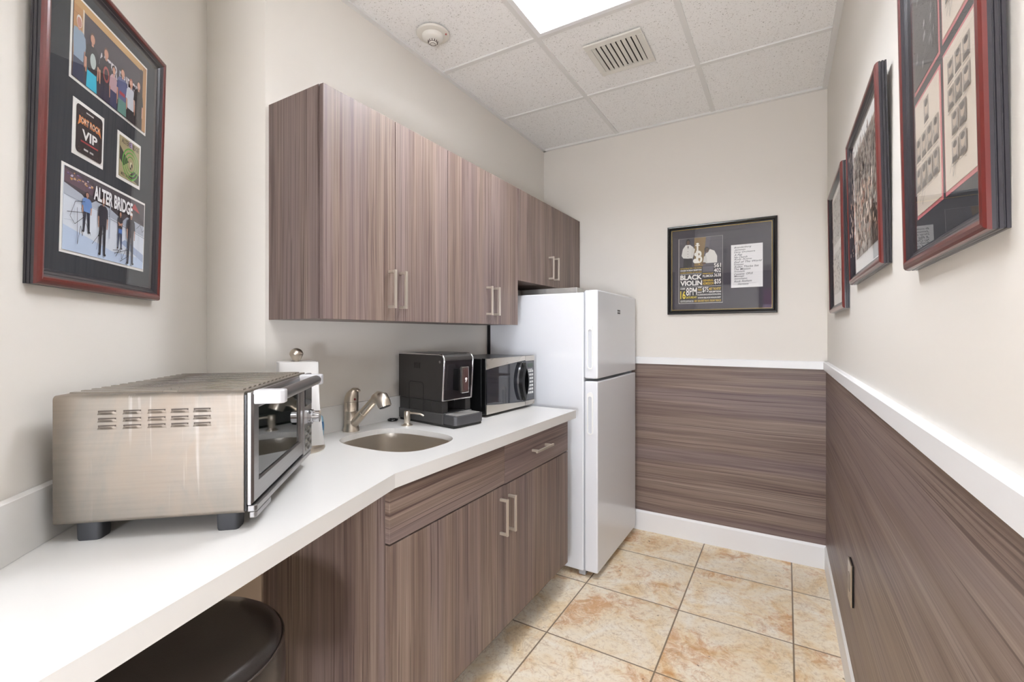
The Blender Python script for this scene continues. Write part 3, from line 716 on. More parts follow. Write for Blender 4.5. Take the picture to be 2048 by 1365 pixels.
for r in range(6):
    for c in range(3):
        x = DX + 0.018 + c * 0.024; z = 0.116 - r * 0.0115
        MB().box(x, x + 0.014, -0.0212, -0.019, z, z + 0.0065).build('button', plain('#b7b4ae', 0.3, 0.7) if (r + c) % 2 else plain('#5b5650', 0.4), p)
m = MB(); m.prism([(0.006, -0.004), (0.006, -0.017), (0.012, -0.021), (OW - 0.02, -0.021), (OW - 0.012, -0.015), (OW - 0.012, -0.004)], 0.036, 0.049)
m.prism([(0.006, -0.008), (0.006, -0.017), (0.012, -0.021), (0.095, -0.021), (0.107, -0.015), (0.107, -0.008)], 0.024, 0.036)
m.build('crumb_tray', M['door_steel'], t, bevel=0.002)

# ================================================================== PAPER TOWELS, DISH SOAP
pc = (-1.415, 0.962)
t = thing('paper_towel_holder', 'nickel paper towel holder with ball finial behind the oven', 'paper towel holder', (pc[0], pc[1], CT))
MB().lathe([(0, 0), (0.088, 0), (0.090, 0.004), (0.088, 0.012), (0.080, 0.017), (0, 0.018)], n=48).build('base', M['nickel'], t, smooth=35)
MB().lathe([(0, 0.018), (0.008, 0.018), (0.008, 0.302), (0, 0.302)], n=20).build('post', M['nickel'], t, smooth=35)
MB().lathe([(0, 0.302), (0.0125, 0.302), (0.0135, 0.305), (0.018, 0.314)] + [(0.0215 * math.cos(a), 0.322 + 0.0205 * math.sin(a)) for a in [i * PI / 2 / 8 for i in range(8)]] + [(0, 0.3425)], n=32).build('finial', M['nickel'], t, smooth=40)
t = thing('paper_towel_roll', 'white paper towel roll standing on its holder behind the oven', 'paper towels', (pc[0], pc[1], CT + 0.0185))
m = MB(); m.rings([[(r * math.cos(2 * PI * i / 48), r * math.sin(2 * PI * i / 48), z) for i in range(48)] for r, z in ((0.018, 0.0), (0.059, 0.0), (0.060, 0.001), (0.060, 0.279), (0.059, 0.280), (0.018, 0.280), (0.018, 0.0))], False, False)
m.build('roll', M['paper'], t, smooth=35)
m = MB(); sh = []
for k in range(15):
    u = k / 14; a = math.radians(-95 + 95 * min(1, u * 1.25)); r = 0.061
    x, y = r * math.cos(a), r * math.sin(a)
    if u > 0.8: q_ = (u - 0.8) / 0.2; x += 0.012 * q_; y += 0.030 * q_
    flare = 0.012 * u * u
    sh.append([(x, y, 0.279), (x + flare * 0.6, y, 0.14), (x + flare * 2.0, y + flare * 0.5, 0.004)])
b0 = len(m.v)
for q_ in sh: m.v += q_
for k in range(14):
    for j in range(2): m.face([b0 + k * 3 + j, b0 + k * 3 + 3 + j, b0 + k * 3 + 4 + j, b0 + k * 3 + 1 + j])
o = m.build('loose_sheet', M['paper'], t, smooth=60); s_ = o.modifiers.new('thickness', 'SOLIDIFY'); s_.thickness = 0.0008
t = thing('dish_soap_bottle', 'small clear bottle of blue dish soap against the backsplash beside the paper towels', 'bottle', (-1.512, 1.110, CT))
MB().lathe([(0, 0), (0.024, 0), (0.028, 0.008), (0.030, 0.045), (0.025, 0.078), (0.012, 0.090), (0.010, 0.094), (0, 0.094)], n=28, sx=0.75).build('bottle', plain('#9cc6dc', 0.15), t, smooth=40)
MB().lathe([(0, 0.094), (0.011, 0.094), (0.011, 0.106), (0.006, 0.110), (0, 0.110)], n=20).build('cap', plain('#d9dde0', 0.4), t, smooth=35)
MB().box(0.0215, 0.0232, -0.012, 0.014, 0.03, 0.062).build('bottle_label', plain('#3f6f9c', 0.5), t)

# ================================================================== BAR STOOL
t = thing('bar_stool', 'round bar stool with dark leather cushion tucked under the counter', 'stool', (-1.058, 0.448, 0))
ZS = 0.66; R_ = 0.1975
MB().lathe([(0, ZS - 0.13), (R_ - 0.004, ZS - 0.13), (R_ + 0.004, ZS - 0.12), (R_ + 0.006, ZS - 0.06), (R_ + 0.002, ZS - 0.012), (R_ - 0.001, ZS - 0.004), (R_ - 0.006, ZS + 0.006), (R_ - 0.022, ZS + 0.018), (R_ - 0.06, ZS + 0.028), (R_ - 0.12, ZS + 0.033), (0, ZS + 0.034)], n=72).build('cushion', M['leather'], t, smooth=70)
m = MB(); m.tube([((R_ + 0.0015) * math.cos(2 * PI * i / 72), (R_ + 0.0015) * math.sin(2 * PI * i / 72), ZS - 0.006) for i in range(73)], 0.0022, 8); m.build('piping', plain('#3a302b', 0.4), t, smooth=60)
MB().lathe([(0, 0.50), (0.10, 0.50), (0.10, 0.53), (0, 0.53)], n=32).build('mounting_plate', M['blackm'], t)
MB().lathe([(0, 0.02), (0.03, 0.02), (0.03, 0.30), (0.022, 0.30), (0.022, 0.50), (0, 0.50)], n=28).build('column', M['chrome'], t, smooth=35)
MB().lathe([(0, 0), (0.19, 0), (0.19, 0.006), (0.05, 0.022), (0, 0.024)], n=48).build('base', M['chrome'], t, smooth=35)
m = MB(); m.tube([(0.12 * math.cos(2 * PI * i / 40), 0.12 * math.sin(2 * PI * i / 40), 0.22) for i in range(41)], 0.009, 10); m.tube([(0.03, 0, 0.22), (0.12, 0, 0.22)], 0.008, 10); m.tube([(-0.03, 0, 0.22), (-0.12, 0, 0.22)], 0.008, 10)
m.build('footrest', M['chrome'], t, smooth=50)

# ================================================================== PRINTED PICTURES
_font_cache = {}
def glyphs(txt, bold=0.0, shear=0.0):
    k = (txt, bold, shear)
    if k in _font_cache: return _font_cache[k]
    cu = bpy.data.curves.new('lettering', 'FONT'); cu.body = txt; cu.dimensions = '2D'; cu.fill_mode = 'BOTH'; cu.offset = bold; cu.shear = shear; cu.resolution_u = 3
    ob = bpy.data.objects.new('lettering', cu); COL.objects.link(ob)
    dg = bpy.context.evaluated_depsgraph_get(); ev = ob.evaluated_get(dg); me = bpy.data.meshes.new_from_object(ev)
    V = [(v.co.x, v.co.y) for v in me.vertices]; F = [tuple(p.vertices) for p in me.polygons]
    bpy.data.objects.remove(ob); bpy.data.curves.remove(cu); bpy.data.meshes.remove(me)
    _font_cache[k] = (V, F); return V, F

class Print:
    """flat printed sheet; coordinates are fractions of the sheet, x right and z up"""
    def __init__(s, W, H, paper='#ffffff', rough=0.5):
        s.W, s.H, s.v, s.f, s.mi, s.mats, s.k, s.rough = W, H, [], [], [], [], 0, rough
        s.box = MB().box(0, W, 0.0, 0.0012, 0, H); s.poly([(0, 0), (1, 0), (1, 1), (0, 1)], paper)
    def _m(s, c):
        if c not in s.mats: s.mats.append(c)
        return s.mats.index(c)
    def raw(s, pts, faces, c):
        s.k += 1; y = -0.00003 * s.k; b = len(s.v); i = s._m(c)
        s.v += [(x * s.W, y, z * s.H) for x, z in pts]
        for f in faces: s.f.append(tuple(b + q for q in f)); s.mi.append(i)
        return s
    def poly(s, pts, c): return s.raw(pts, [tuple(range(len(pts)))], c)
    def rect(s, x0, z0, x1, z1, c): return s.poly([(x0, z0), (x1, z0), (x1, z1), (x0, z1)], c)
    def ell(s, cx, cz, rx, rz, c, n=16): return s.poly([(cx + rx * math.cos(2 * PI * i / n), cz + rz * math.sin(2 * PI * i / n)) for i in range(n)], c)
    def line(s, pts, w, c):
        a = s.W / s.H; V, F = [], []
        for i in range(len(pts) - 1):
            (x0, z0), (x1, z1) = pts[i], pts[i + 1]; dx, dz = (x1 - x0) * s.W, (z1 - z0) * s.H; L = math.hypot(dx, dz) or 1
            nx, nz = -dz / L * w / 2 / s.W, dx / L * w / 2 / s.H; b = len(V)
            V += [(x0 + nx, z0 + nz), (x1 + nx, z1 + nz), (x1 - nx, z1 - nz), (x0 - nx, z0 - nz)]; F.append((b, b + 1, b + 2, b + 3))
        return s.raw(V, F, c)
    def text(s, txt, x0, z0, x1, z1, c, bold=0.0, shear=0.0):
        V, F = glyphs(txt, bold, shear)
        if not V: return s
        ax, bx = min(v[0] for v in V), max(v[0] for v in V); az, bz = min(v[1] for v in V), max(v[1] for v in V)
        return s.raw([(x0 + (x - ax) / (bx - ax) * (x1 - x0), z0 + (z - az) / (bz - az) * (z1 - z0)) for x, z in V], F, c)
    def person(s, cx, z0, z1, w, shirt, pants, skin='#c99a80', hair='#3a2a22', stance=0.35, arms='down', legs=True):
        h = z1 - z0; hw = w / 2
        zt = z0 + h * 0.84; zw = z0 + h * 0.50
        if legs:
            for sg in (-1, 1):
                s.poly([(cx + sg * hw * 0.05, zw + 0.02 * h), (cx + sg * hw * 0.62, zw + 0.02 * h), (cx + sg * hw * (stance + 0.32), z0 + 0.03 * h), (cx + sg * hw * (stance + 0.02), z0 + 0.03 * h)], pants)
                s.ell(cx + sg * hw * (stance + 0.25), z0 + 0.02 * h, hw * 0.24, 0.022 * h, '#2a2a30', 10)
        else: s.poly([(cx - hw * 0.75, z0), (cx + hw * 0.75, z0), (cx + hw * 0.65, zw + 0.03 * h), (cx - hw * 0.65, zw + 0.03 * h)], pants)
        s.poly([(cx - hw * 0.62, zw), (cx + hw * 0.62, zw), (cx + hw * 0.78, zt - 0.07 * h), (cx + hw * 0.62, zt - 0.01 * h), (cx + hw * 0.2, zt + 0.005 * h), (cx - hw * 0.2, zt + 0.005 * h), (cx - hw * 0.62, zt - 0.01 * h), (cx - hw * 0.78, zt - 0.07 * h)], shirt)
        for sg in (-1, 1):
            if arms == 'down':
                s.poly([(cx + sg * hw * 0.6, zt - 0.02 * h), (cx + sg * hw * 0.85, zt - 0.05 * h), (cx + sg * hw * 1.0, zt - 0.20 * h), (cx + sg * hw * 0.72, zt - 0.21 * h)], shirt)
                s.poly([(cx + sg * hw * 0.75, zt - 0.20 * h), (cx + sg * hw * 0.97, zt - 0.20 * h), (cx + sg * hw * 0.9, zw - 0.04 * h), (cx + sg * hw * 0.74, zw - 0.04 * h)], skin)
            else:
                s.poly([(cx + sg * hw * 0.7, zt - 0.18 * h), (cx + sg * hw * 0.7, zt - 0.13 * h), (cx - sg * hw * 0.5, zt - 0.20 * h), (cx - sg * hw * 0.5, zt - 0.24 * h)], skin)
        s.rect(cx - hw * 0.14, zt - 0.01 * h, cx + hw * 0.14, zt + 0.03 * h, skin)
        s.ell(cx, z0 + h * 0.93, hw * 0.36, h * 0.073, hair, 14)
        s.ell(cx, z0 + h * 0.918, hw * 0.30, h * 0.058, skin, 14)
        return s
    def build(s, name, parent, x, y, z):
        b = len(s.v); v = s.v + s.box.v; f = s.f + [tuple(b + q for q in t_) for t_ in s.box.f]; mi = s.mi + [0] * len(s.box.f)
        me = bpy.data.meshes.new(name); me.from_pydata(v, [], f)
        for c in s.mats: me.materials.append(plain(c, s.rough))
        for p_, i in zip(me.polygons, mi): p_.material_index = i
        o = bpy.data.objects.new(name, me); COL.objects.link(o); o.parent = parent; o.location = (x, y, z); return o

def picture_frame(t, W, H, prof, mats, idx, mat_col, glass_y=-0.0125):
    m = MB()
    rg = [[(i_, y, i_), (W - i_, y, i_), (W - i_, y, H - i_), (i_, y, H - i_)] for i_, y in prof]
    for k in range(len(rg) - 1):
        m.mat(idx[k]); m.rings([rg[k], rg[k + 1]], False, False)
    m.build('frame', mats, t)
    e_ = prof[-1][0]
    MB().box(e_ - 0.004, W - e_ + 0.004, -0.0075, -0.002, e_ - 0.004, H - e_ + 0.004).build('mat_board', plain(mat_col, 0.85), t)
    MB().box(e_ - 0.003, W - e_ + 0.003, glass_y - 0.0006, glass_y - 0.0004, e_ - 0.003, H - e_ + 0.003).build('glass', M['glass'], t)
MAROON = [(0, 0), (0, -0.0035), (0.0014, -0.0042), (0.0014, -0.0052), (0, -0.0059), (0, -0.0094), (0.0014, -0.0101), (0.0014, -0.0111), (0, -0.0118), (0.0002, -0.0155),
          (0.0016, -0.0195), (0.0046, -0.0223), (0.0092, -0.0235), (0.0140, -0.0226), (0.0165, -0.0205), (0.0210, -0.0160), (0.0225, -0.0158), (0.0270, -0.0125), (0.0285, -0.0123), (0.0335, -0.0075)]
MIDX = [0] * 9 + [1] * 5 + [0] * 5
MMAT = [M['frame_black'], M['red']]

# ---- big maroon frame on the diagonal wall
t = thing('picture_frame', 'maroon frame with band photos and a festival pass, hanging above the oven', 'framed picture', (-1.19, 0.265, 1.397), math.radians(135), rx=0.0242)
picture_frame(t, 0.457, 0.661, MAROON, MMAT, MIDX, '#2a3138')
PY = -0.0078
def mounted(pr, name, parent, x, y, z, border=0.006, col='#f4f2ee'):
    MB().box(x - border, x + pr.W + border, y - 0.0002, y + 0.0012, z - border, z + pr.H + border).build('photo_border', plain(col, 0.7), parent)
    return pr.build(name, parent, x, y - 0.0016, z)
# group photo
p = Print(0.281, 0.166, '#3c3743')
p.poly([(0, 0), (0.10, 0), (0.10, 1), (0, 1)], '#b98a55').rect(0, 0.9, 1, 1, '#c39a63').rect(0.94, 0, 1, 1, '#b08250').rect(0.10, 0, 0.118, 0.92, '#d9cbb8').rect(0.90, 0, 0.94, 0.92, '#3a2f33')
for z in (0.2, 0.4, 0.6, 0.8): p.line([(0, z), (0.10, z + 0.01)], 0.0008, '#8e6437')
p.text('ALTER BRIDGE', 0.30, 0.42, 0.86, 0.60, '#d9d7dc', 0.02)
p.person(0.06, -0.28, 0.80, 0.17, '#8fa3b8', '#2b3450', '#c08a76', '#e4e0dc', legs=False)
p.person(0.215, -0.30, 0.74, 0.17, '#24222a', '#35b6d2', '#c9947c', '#5a4030', legs=False).ell(0.225, 0.38, 0.035, 0.10, '#b9c6c4')
p.person(0.385, -0.30, 0.72, 0.18, '#22202c', '#20203a', '#c9947c', '#6a4a3a', legs=False).ell(0.39, 0.36, 0.04, 0.11, '#a14a48').ell(0.39, 0.36, 0.026, 0.075, '#2a2430')
p.person(0.49, -0.32, 0.58, 0.12, '#c0a0a6', '#2a3158', '#c9947c', '#2a2024', legs=False).rect(0.445, -0.0, 0.535, 0.22, '#2a3158')
p.person(0.615, -0.26, 0.66, 0.17, '#59618a', '#5f8f86', '#c9947c', '#4a3626', legs=False).rect(0.57, 0.26, 0.65, 0.31, '#a33c46')
p.person(0.74, -0.30, 0.62, 0.15, '#d4d8e0', '#1a1a22', '#cf9c86', '#a3533a', legs=False)
p.person(0.86, -0.28, 0.70, 0.16, '#18161a', '#18161a', '#cf9c86', '#201a1a', legs=False)
# keep the figures inside the sheet
p.v = [(min(max(x, 0), p.W), y, min(max(z, 0), p.H)) for x, y, z in p.v]
mounted(p, 'photo_print', t, 0.097, PY, 0.434)
# festival pass
p = Print(0.088, 0.100, '#f1efec')
p.poly(rrect(0.0, 1.0, 0.0, 1.0, 0.09, 5), '#262024')
p.rect(0.36, 0.90, 0.64, 0.93, '#d9d6d6').text('FORT ROCK', 0.10, 0.62, 0.92, 0.78, '#e08a4c', 0.03).text('FORT ROCK', 0.13, 0.66, 0.89, 0.75, '#f1e3d2', 0.0)
p.poly([(0.06, 0.56), (0.12, 0.78), (0.17, 0.64)], '#e08a4c').poly([(0.95, 0.56), (0.88, 0.78), (0.84, 0.64)], '#e08a4c')
p.text('VIP', 0.22, 0.32, 0.80, 0.53, '#f4f2f0', 0.03).rect(0.18, 0.25, 0.84, 0.285, '#a8383c').rect(0.30, 0.10, 0.46, 0.14, '#d0cccc').rect(0.52, 0.10, 0.66, 0.14, '#c4c0c0')
for q_ in range(14): p.ell(random.uniform(0.06, 0.94), random.uniform(0.03, 0.2) if q_ % 2 else random.uniform(0.82, 0.95), 0.02, 0.008, '#6a4a44', 6)
mounted(p, 'festival_pass', t, 0.113, PY, 0.287, 0.008)
# ticket card
p = Print(0.087, 0.097, '#a99c78')
p.poly([(0, 0.75), (0.45, 0.45), (0.2, 0.3), (0, 0.42)], '#37342e').poly([(0.45, 0.1), (1, -0.0), (1, 0.25), (0.7, 0.3)], '#37342e')
for r, w in ((0.40, 0.0035), (0.30, 0.003), (0.20, 0.0025)):
    p.line([(0.55 + r * math.cos(2 * PI * i / 28), 0.42 + r * 0.95 * math.sin(2 * PI * i / 28)) for i in range(29)], w, '#58a83f')
p.ell(0.56, 0.42, 0.05, 0.07, '#d9d2b8').ell(0.60, 0.40, 0.035, 0.05, '#201e1a').ell(0.54, 0.32, 0.03, 0.03, '#201e1a')
p.text('ALTER BRIDGE', 0.08, 0.84, 0.94, 0.96, '#4a4234', 0.02).text('MEET & GREET', 0.08, 0.04, 0.66, 0.12, '#4a4234', 0.01).rect(0.44, 0.84, 0.60, 0.98, '#b09ac0')
p.text('E', 0.46, 0.85, 0.55, 0.96, '#4a4234', 0.02)
p.v = [(min(max(x, 0), p.W), y, min(max(z, 0), p.H)) for x, y, z in p.v]
mounted(p, 'ticket_card', t, 0.269, PY, 0.288, 0.008)
# signed band photo
p = Print(0.303, 0.168, '#dfe6f0')
p.poly([(0, 0), (1, 0), (1, 0.16), (0.55, 0.14), (0, 0.30)], '#c3d4ec').poly([(0.66, 0.30), (1, 0.10), (1, 0.22), (0.72, 0.36)], '#a6b6d2')
p.poly([(0, 0.66), (0.5, 0.62), (0.5, 0.72), (0, 0.80)], '#b9c0cc').poly([(0.5, 0.60), (1, 0.50), (1, 0.72), (0.5, 0.78)], '#aeb6c4')
p.poly([(0, 0.80), (0.18, 0.74), (0.26, 0.66), (0.34, 0.74), (0.5, 0.72), (0.62, 0.66), (0.68, 0.62), (0.74, 0.70), (0.88, 0.68), (1, 0.66), (1, 1), (0, 1)], '#4c474e')
p.poly([(0, 0.82), (0.30, 0.78), (0.32, 0.90), (0, 0.97)], '#6a5560')
for q_ in range(26):
    x = random.uniform(0.01, 0.29); z = random.uniform(0.83, 0.95); p.rect(x, z, x + random.uniform(0.01, 0.03), z + 0.015, random.choice(['#d9b7a0', '#8d6fa0', '#c7c2d6', '#d0a060', '#5a4a70']))
for q_ in range(10): p.line([(0.3 + q_ * 0.02, 0.97), (0.34 + q_ * 0.02, 0.86)], 0.0006, '#8a8690')
p.poly([(0.80, 0.86), (0.92, 0.83), (0.84, 0.95)], '#a8343a').line([(0, 0.66), (0.5, 0.60)], 0.0008, '#7a8496').line([(0.5, 0.58), (1, 0.48)], 0.0012, '#5a6070')
p.line([(0.505, 0.78), (0.505, 0.30)], 0.003, '#c4cbd8').line([(0.10, 0.62), (0.10, 0.38), (0, 0.36)], 0.0007, '#b4bccc').line([(0.92, 0.48), (0.92, 0.25)], 0.001, '#b4bccc')
p.person(0.23, 0.28, 0.80, 0.11, '#6b8fc6', '#23283a', '#b98c78', '#2a2220')
p.person(0.415, 0.04, 0.84, 0.125, '#2b2d3a', '#1d1f28', '#b98c78', '#211a18', stance=0.25)
p.person(0.635, 0.20, 0.74, 0.085, '#2a2b36', '#2c3a5c', '#b98c78', '#211a18', arms='x').rect(0.61, 0.42, 0.66, 0.49, '#456aa8')
p.person(0.785, 0.02, 0.82, 0.125, '#2a2c38', '#252a3c', '#b98c78', '#3a2c26')
p.text('ALTER BRIDGE', 0.295, 0.74, 0.80, 0.93, '#f6f6f8', 0.035)
def scribble(pts): p.line(pts, 0.0011, '#22242c')
scribble([(0.20, 0.66), (0.10, 0.62), (0.05, 0.42), (0.10, 0.34), (0.19, 0.46), (0.16, 0.56)]); scribble([(0.02, 0.46), (0.20, 0.52)]); scribble([(0.12, 0.55), (0.13, 0.10), (0.16, 0.34), (0.18, 0.22), (0.21, 0.44)]); scribble([(0.21, 0.40), (0.27, 0.26)])
scribble([(0.29, 0.16), (0.38, 0.34), (0.40, 0.40), (0.35, 0.28), (0.42, 0.34)]); scribble([(0.37, 0.36), (0.34, 0.10)])
scribble([(0.54, 0.16), (0.62, 0.18), (0.58, 0.08), (0.64, 0.22), (0.66, 0.06), (0.72, 0.24), (0.74, 0.12), (0.64, 0.03)]); scribble([(0.56, 0.12), (0.74, 0.22)])
scribble([(0.86, 0.58), (0.92, 0.66), (0.95, 0.56), (0.98, 0.60)]); p.line([(0.90, 0.56), (0.87, 0.10)], 0.0005, '#7a8090')
p.v = [(min(max(x, 0), p.W), y, min(max(z, 0), p.H)) for x, y, z in p.v]
mounted(p, 'signed_photo_print', t, 0.083, PY, 0.078)

# ---- black frame with concert poster on the back wall
t = thing('picture_frame', 'black and gold frame with a concert poster and set list on the back wall', 'framed picture', (-0.658, YB - 0.001, 1.428), 0)
BLK = [(0, 0), (0, -0.015), (0.003, -0.019), (0.010, -0.020), (0.015, -0.017), (0.018, -0.013), (0.0195, -0.014), (0.0262, -0.0135), (0.0266, -0.0148), (0.0282, -0.0147), (0.0288, -0.011), (0.0295, -0.007)]
picture_frame(t, 0.616, 0.562, BLK, [M['gloss_black'], M['gold']], [0] * 7 + [1] * 3 + [0], '#46434b', -0.0105)  # mat grey is lifted, haze of the glass reflection put into its colour
PW, PH = 0.254, 0.408
MB().box(0.068, 0.070 + PW + 0.002, PY - 0.0002, PY + 0.001, 0.068, 0.072 + PH).build('poster_border', plain('#c9c6c2', 0.5), t)
p = Print(PW, PH, '#2b282c')
p.rect(0, 0.56, 1, 1, '#4b474e').poly([(0.36, 0.56), (0.56, 0.56), (0.63, 1), (0.36, 1)], '#7d6233').poly([(0.63, 1), (0.56, 0.56), (0.62, 0.56), (0.74, 1)], '#56515a')
# left figure: white jacket
p.poly([(0.10, 0.70), (0.32, 0.68), (0.34, 0.86), (0.26, 0.90), (0.16, 0.90), (0.09, 0.84), (0.06, 0.74)], '#d9d6d0').poly([(0.30, 0.86), (0.38, 0.83), (0.33, 0.70), (0.28, 0.72)], '#d2cfc8').poly([(0.10, 0.56), (0.30, 0.56), (0.31, 0.69), (0.11, 0.69)], '#201d20')
p.ell(0.215, 0.945, 0.05, 0.045, '#1c1614').ell(0.218, 0.935, 0.035, 0.035, '#5a4334').poly([(0.20, 0.88), (0.23, 0.88), (0.215, 0.83)], '#2a2628').ell(0.21, 0.80, 0.008, 0.006, '#6a665f').ell(0.21, 0.76, 0.008, 0.006, '#6a665f').ell(0.21, 0.72, 0.008, 0.006, '#6a665f')
# right figure leaning
p.poly([(0.58, 0.60), (0.88, 0.60), (0.88, 0.70), (0.82, 0.78), (0.72, 0.81), (0.62, 0.74)], '#dad7d1').poly([(0.56, 0.60), (0.66, 0.60), (0.64, 0.72), (0.58, 0.70)], '#cbc8c2').ell(0.645, 0.805, 0.055, 0.045, '#1c1614').ell(0.655, 0.793, 0.038, 0.035, '#57402f').rect(0.62, 0.795, 0.69, 0.803, '#151212').ell(0.58, 0.60, 0.05, 0.016, '#57402f')
# violin monogram
g = '#e9e6dc'
p.rect(0.415, 0.62, 0.455, 0.92, g).rect(0.385, 0.875, 0.485, 0.888, g).rect(0.40, 0.90, 0.47, 0.912, g)
p.text('B', 0.40, 0.61, 0.545, 0.80, g, 0.03).ell(0.385, 0.645, 0.055, 0.035, g).ell(0.395, 0.745, 0.035, 0.028, g).text('V', 0.455, 0.625, 0.505, 0.685, '#a8853f', 0.02).ell(0.475, 0.590, 0.012, 0.008, '#e7b92e')
yel, wh = '#d9b53a', '#efede8'
p.text('SHOOTING FOR THE STARS', 0.03, 0.527, 0.53, 0.545, yel, 0.02).text('CONCERT IN DELRAY BENEFITTING', 0.03, 0.493, 0.53, 0.516, wh, 0.03).text('FLORIDA SCHOOL OF THE ARTS', 0.03, 0.462, 0.53, 0.480, yel, 0.02)
p.rect(0.03, 0.447, 0.53, 0.451, wh)
p.text('BLACK', 0.03, 0.358, 0.54, 0.435, wh, 0.035).text('VIOLIN', 0.03, 0.268, 0.54, 0.345, wh, 0.035)
p.text('561', 0.81, 0.527, 0.965, 0.590, wh, 0.01).text('402', 0.81, 0.453, 0.965, 0.512, wh, 0.01).text('3638', 0.81, 0.385, 0.965, 0.437, wh, 0.01)
p.rect(0.555, 0.467, 0.795, 0.552, '#5a5660')
p.text('PRESENTED BY', 0.555, 0.432, 0.795, 0.450, yel, 0.02).text('PLUMOSA', 0.555, 0.385, 0.795, 0.423, wh, 0.02)
p.text('GENERAL', 0.555, 0.322, 0.80, 0.352, yel, 0.02).text('ADMISSION', 0.555, 0.270, 0.80, 0.312, yel, 0.02).text('$35', 0.815, 0.270, 0.965, 0.350, wh, 0.02)
p.rect(0.03, 0.249, 0.97, 0.252, wh)
p.text('NOVEMBER', 0.03, 0.213, 0.15, 0.235, wh, 0.03).text('16', 0.03, 0.065, 0.155, 0.190, '#e8d23c', 0.02).text('8PM', 0.17, 0.115, 0.42, 0.238, wh, 0.01).text('SATURDAY', 0.17, 0.070, 0.42, 0.102, '#e8d23c', 0.02)
p.text('VIP', 0.44, 0.225, 0.535, 0.243, wh, 0.03).text('TICKETS', 0.44, 0.185, 0.535, 0.213, yel, 0.02).text('EVENT', 0.44, 0.150, 0.535, 0.168, wh, 0.03).text('$75', 0.55, 0.150, 0.685, 0.236, wh, 0.01)
p.text('MEET THE ARTIST', 0.70, 0.187, 0.965, 0.225, yel, 0.02).text('RECEPTION', 0.70, 0.150, 0.965, 0.173, wh, 0.03).text('FLORIDAFOUNDATION.ORG', 0.44, 0.112, 0.965, 0.132, wh, 0.02).text('WWW.BLACKVIOLIN.NET', 0.44, 0.064, 0.965, 0.085, wh, 0.02)
p.text('AT FLORIDA SCHOOL OF THE', 0.03, 0.031, 0.34, 0.043, wh, 0.02).text('ARTS AUDITORIUM', 0.03, 0.014, 0.34, 0.026, wh, 0.02).text('2501 SEACREST BLVD. DELRAY BEACH', 0.36, 0.014, 0.965, 0.044, yel, 0.02)
p.build('poster', t, 0.071, PY - 0.0015, 0.071)
LW, LH = 0.169, 0.258
p = Print(LW, LH, '#f0efee')
for k in range(17): p.line([(0.0, 0.94 - 0.055 * k), (1, 0.94 - 0.055 * k)], 0.0003, '#c9d0dc')
rows = ['Brandenburg', 'Jammin', 'Dirty Orchestra', 'A Flat', 'No Church', 'Rudy Active', 'End of The World', 'Virtuoso', 'Robin Thicke Set', 'The Mission', 'Freestyle', 'Concerto  OPUS', 'Message', 'Stereotypes', 'Rock Anthem', 'Hurricane']
wd = [0.55, 0.36, 0.66, 0.26, 0.42, 0.56, 0.88, 0.30, 0.78, 0.52, 0.34, 0.60, 0.32, 0.42, 0.56, 0.34]
for k, (r, w) in enumerate(zip(rows, wd)):
    z = 0.905 - 0.056 * k - (0.01 if k == 15 else 0); x = 0.10 if k < 15 else 0.22
    tilt = len(p.v); p.text(r, x, z, x + w, z + 0.046, '#2b2a30', 0.004, 0.35)
    p.v[tilt:] = [(a, b, c + 0.018 * a) for a, b, c in p.v[tilt:]]
p.line([(0.05, 0.075), (0.80, 0.095)], 0.0006, '#55545c')
p.build('set_list', t, 0.372, PY - 0.0012, 0.155)

# ---- three maroon frames on the right wall
def on_right(s, z): return (XRB + s * math.cos(RR) + 0.0 , YB + s * math.sin(RR), z)
t = thing('picture_frame', 'nearest maroon frame on the right wall, holding cream program pages of portraits', 'framed picture', on_right(3.087 - 1.134, 1.424), RR, rx=0.018)
picture_frame(t, 0.405, 0.700, MAROON, MMAT, MIDX, '#25262c')
def program(W, H, rows, hdr=False):
    q = Print(W, H, '#e9dccb')
    for r, cols in enumerate(rows):
        for c in range(cols):
            cw = 0.21; x = 0.5 - cols * 0.125 + c * 0.25 + 0.02; z = 0.80 - r * 0.80 / len(rows)
            hgt = 0.62 / len(rows)
            q.rect(x, z - hgt * 0.3, x + cw, z + hgt * 0.7, random.choice(['#a89d92', '#8f857b', '#b3a89c']))
            q.ell(x + cw / 2, z + hgt * 0.30, cw * 0.30, hgt * 0.28, '#d0bfac').ell(x + cw / 2, z + hgt * 0.48, cw * 0.30, hgt * 0.15, '#57504b').poly([(x, z - hgt * 0.3), (x + cw, z - hgt * 0.3), (x + cw * 0.8, z - hgt * 0.05), (x + cw * 0.2, z - hgt * 0.05)], '#5d554f')
            q.line([(x, z - hgt * 0.42), (x + cw * 0.9, z - hgt * 0.42)], 0.0008, '#7a6f66')
    q.line([(0.2, 0.10), (0.32, 0.20), (0.30, 0.06), (0.42, 0.16)], 0.0009, '#3a3a44')
    return q
def red_mounted(pr, parent, x, z):
    b = 0.006; MB().box(x - b, x + pr.W + b, PY - 0.0002, PY + 0.001, z - b, z + pr.H + b).build('mat_opening', plain('#d4787c', 0.7), parent)
    pr.build('program_page', parent, x, PY - 0.0012, z)
red_mounted(program(0.130, 0.200, [3, 3, 2, 2]), t, 0.215, 0.092)
red_mounted(program(0.140, 0.195, [1, 4, 4]), t, 0.050, 0.092)
red_mounted(program(0.130, 0.200, [2, 3, 3]), t, 0.215, 0.320)
p = Print(0.140, 0.300, '#3b3a3c')
for q_ in range(60):
    x, z = random.uniform(0.05, 0.9), random.uniform(0.03, 0.93); a = random.uniform(0.03, 0.12)
    p.poly([(x, z), (x + a, z + 0.02), (x + a * 0.8, z + 0.05), (x + 0.01, z + 0.035)], random.choice(['#8a898b', '#5a595c', '#b8b7b8', '#222124']))
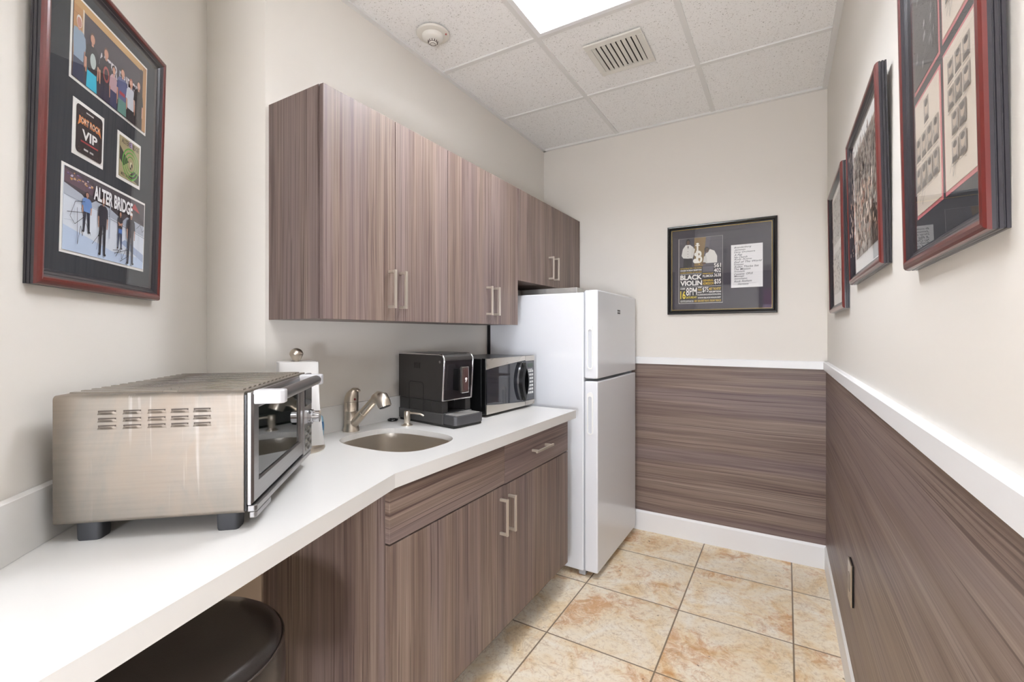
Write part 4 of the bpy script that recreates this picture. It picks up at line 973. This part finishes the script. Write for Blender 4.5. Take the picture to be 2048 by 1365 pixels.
for q_ in range(14): p.line([(0.02, 0.05 + q_ * 0.02), (0.95, 0.12 + q_ * 0.035)], 0.0006, '#8c8b8d')
p.v = [(min(max(x, 0), p.W), y, min(max(z, 0), p.H)) for x, y, z in p.v]
red_mounted(p, t, 0.050, 0.315)

def collage(W, H, tones, n, seed):
    random.seed(seed); p = Print(W, H, tones[0])
    for q_ in range(n):
        x, z = random.uniform(0, 0.95), random.uniform(0, 0.95); a, b = random.uniform(0.008, 0.035), random.uniform(0.02, 0.09)
        c = random.choice(tones[1:4] if z > 0.5 else tones[2:])
        p.poly([(x, z), (x + a, z + b * 0.2), (x + a * 0.9, z + b), (x + a * 0.2, z + b * 0.8)], c)
    p.v = [(min(max(x, 0), p.W), y, min(max(z, 0), p.H)) for x, y, z in p.v]; return p
t = thing('picture_frame', 'middle maroon frame on the right wall, holding a brown crowd photo with white mat', 'framed picture', on_right(3.087 - 1.93, 1.470), RR, rx=0.022)
picture_frame(t, 0.562, 0.475, MAROON, MMAT, MIDX, '#ecebe9')
collage(0.420, 0.325, ['#6b5a50', '#4a3f3c', '#8a7668', '#3a3230', '#b99a84', '#c9b3a2', '#9a6a58', '#d9c9bb'], 620, 3).build('photo_print', t, 0.075, PY - 0.0012, 0.075)
t = thing('picture_frame', 'farthest maroon frame on the right wall, close to the back corner', 'framed picture', on_right(3.087 - 2.665, 1.402), RR, rx=0.014)
picture_frame(t, 0.545, 0.555, MAROON, MMAT, MIDX, '#ddd9d4')
collage(0.36, 0.20, ['#8d8780', '#b5afa8', '#77706a', '#9b948c', '#c4bdb5', '#d6d0c8'], 200, 5).build('photo_print', t, 0.090, PY - 0.0012, 0.300)
collage(0.36, 0.18, ['#a9a29a', '#b5afa8', '#77706a', '#9b948c', '#c4bdb5', '#d6d0c8'], 200, 6).build('photo_print', t, 0.090, PY - 0.0012, 0.080)

# ---- wall plate on the wainscot
t = thing('wall_plate', 'brushed steel outlet plate low on the right wainscot panel', 'outlet', on_right(1.06, 0.440), RR)
MB().box(0.002, 0.084, -0.0125, -0.007, -0.070, 0.070).build('gasket', M['black'], t)
m = MB(); m.box(0.0, 0.086, -0.0165, -0.0125, -0.072, 0.072); m.build('plate', steel('plate_steel', '#c2b6a8', 0.3, (10, 10, 120)), t, bevel=0.0015)
MB().box(0.028, 0.058, -0.0185, -0.0165, -0.030, 0.030).build('outlet_insert', plain('#8d8278', 0.4), t, bevel=0.001)
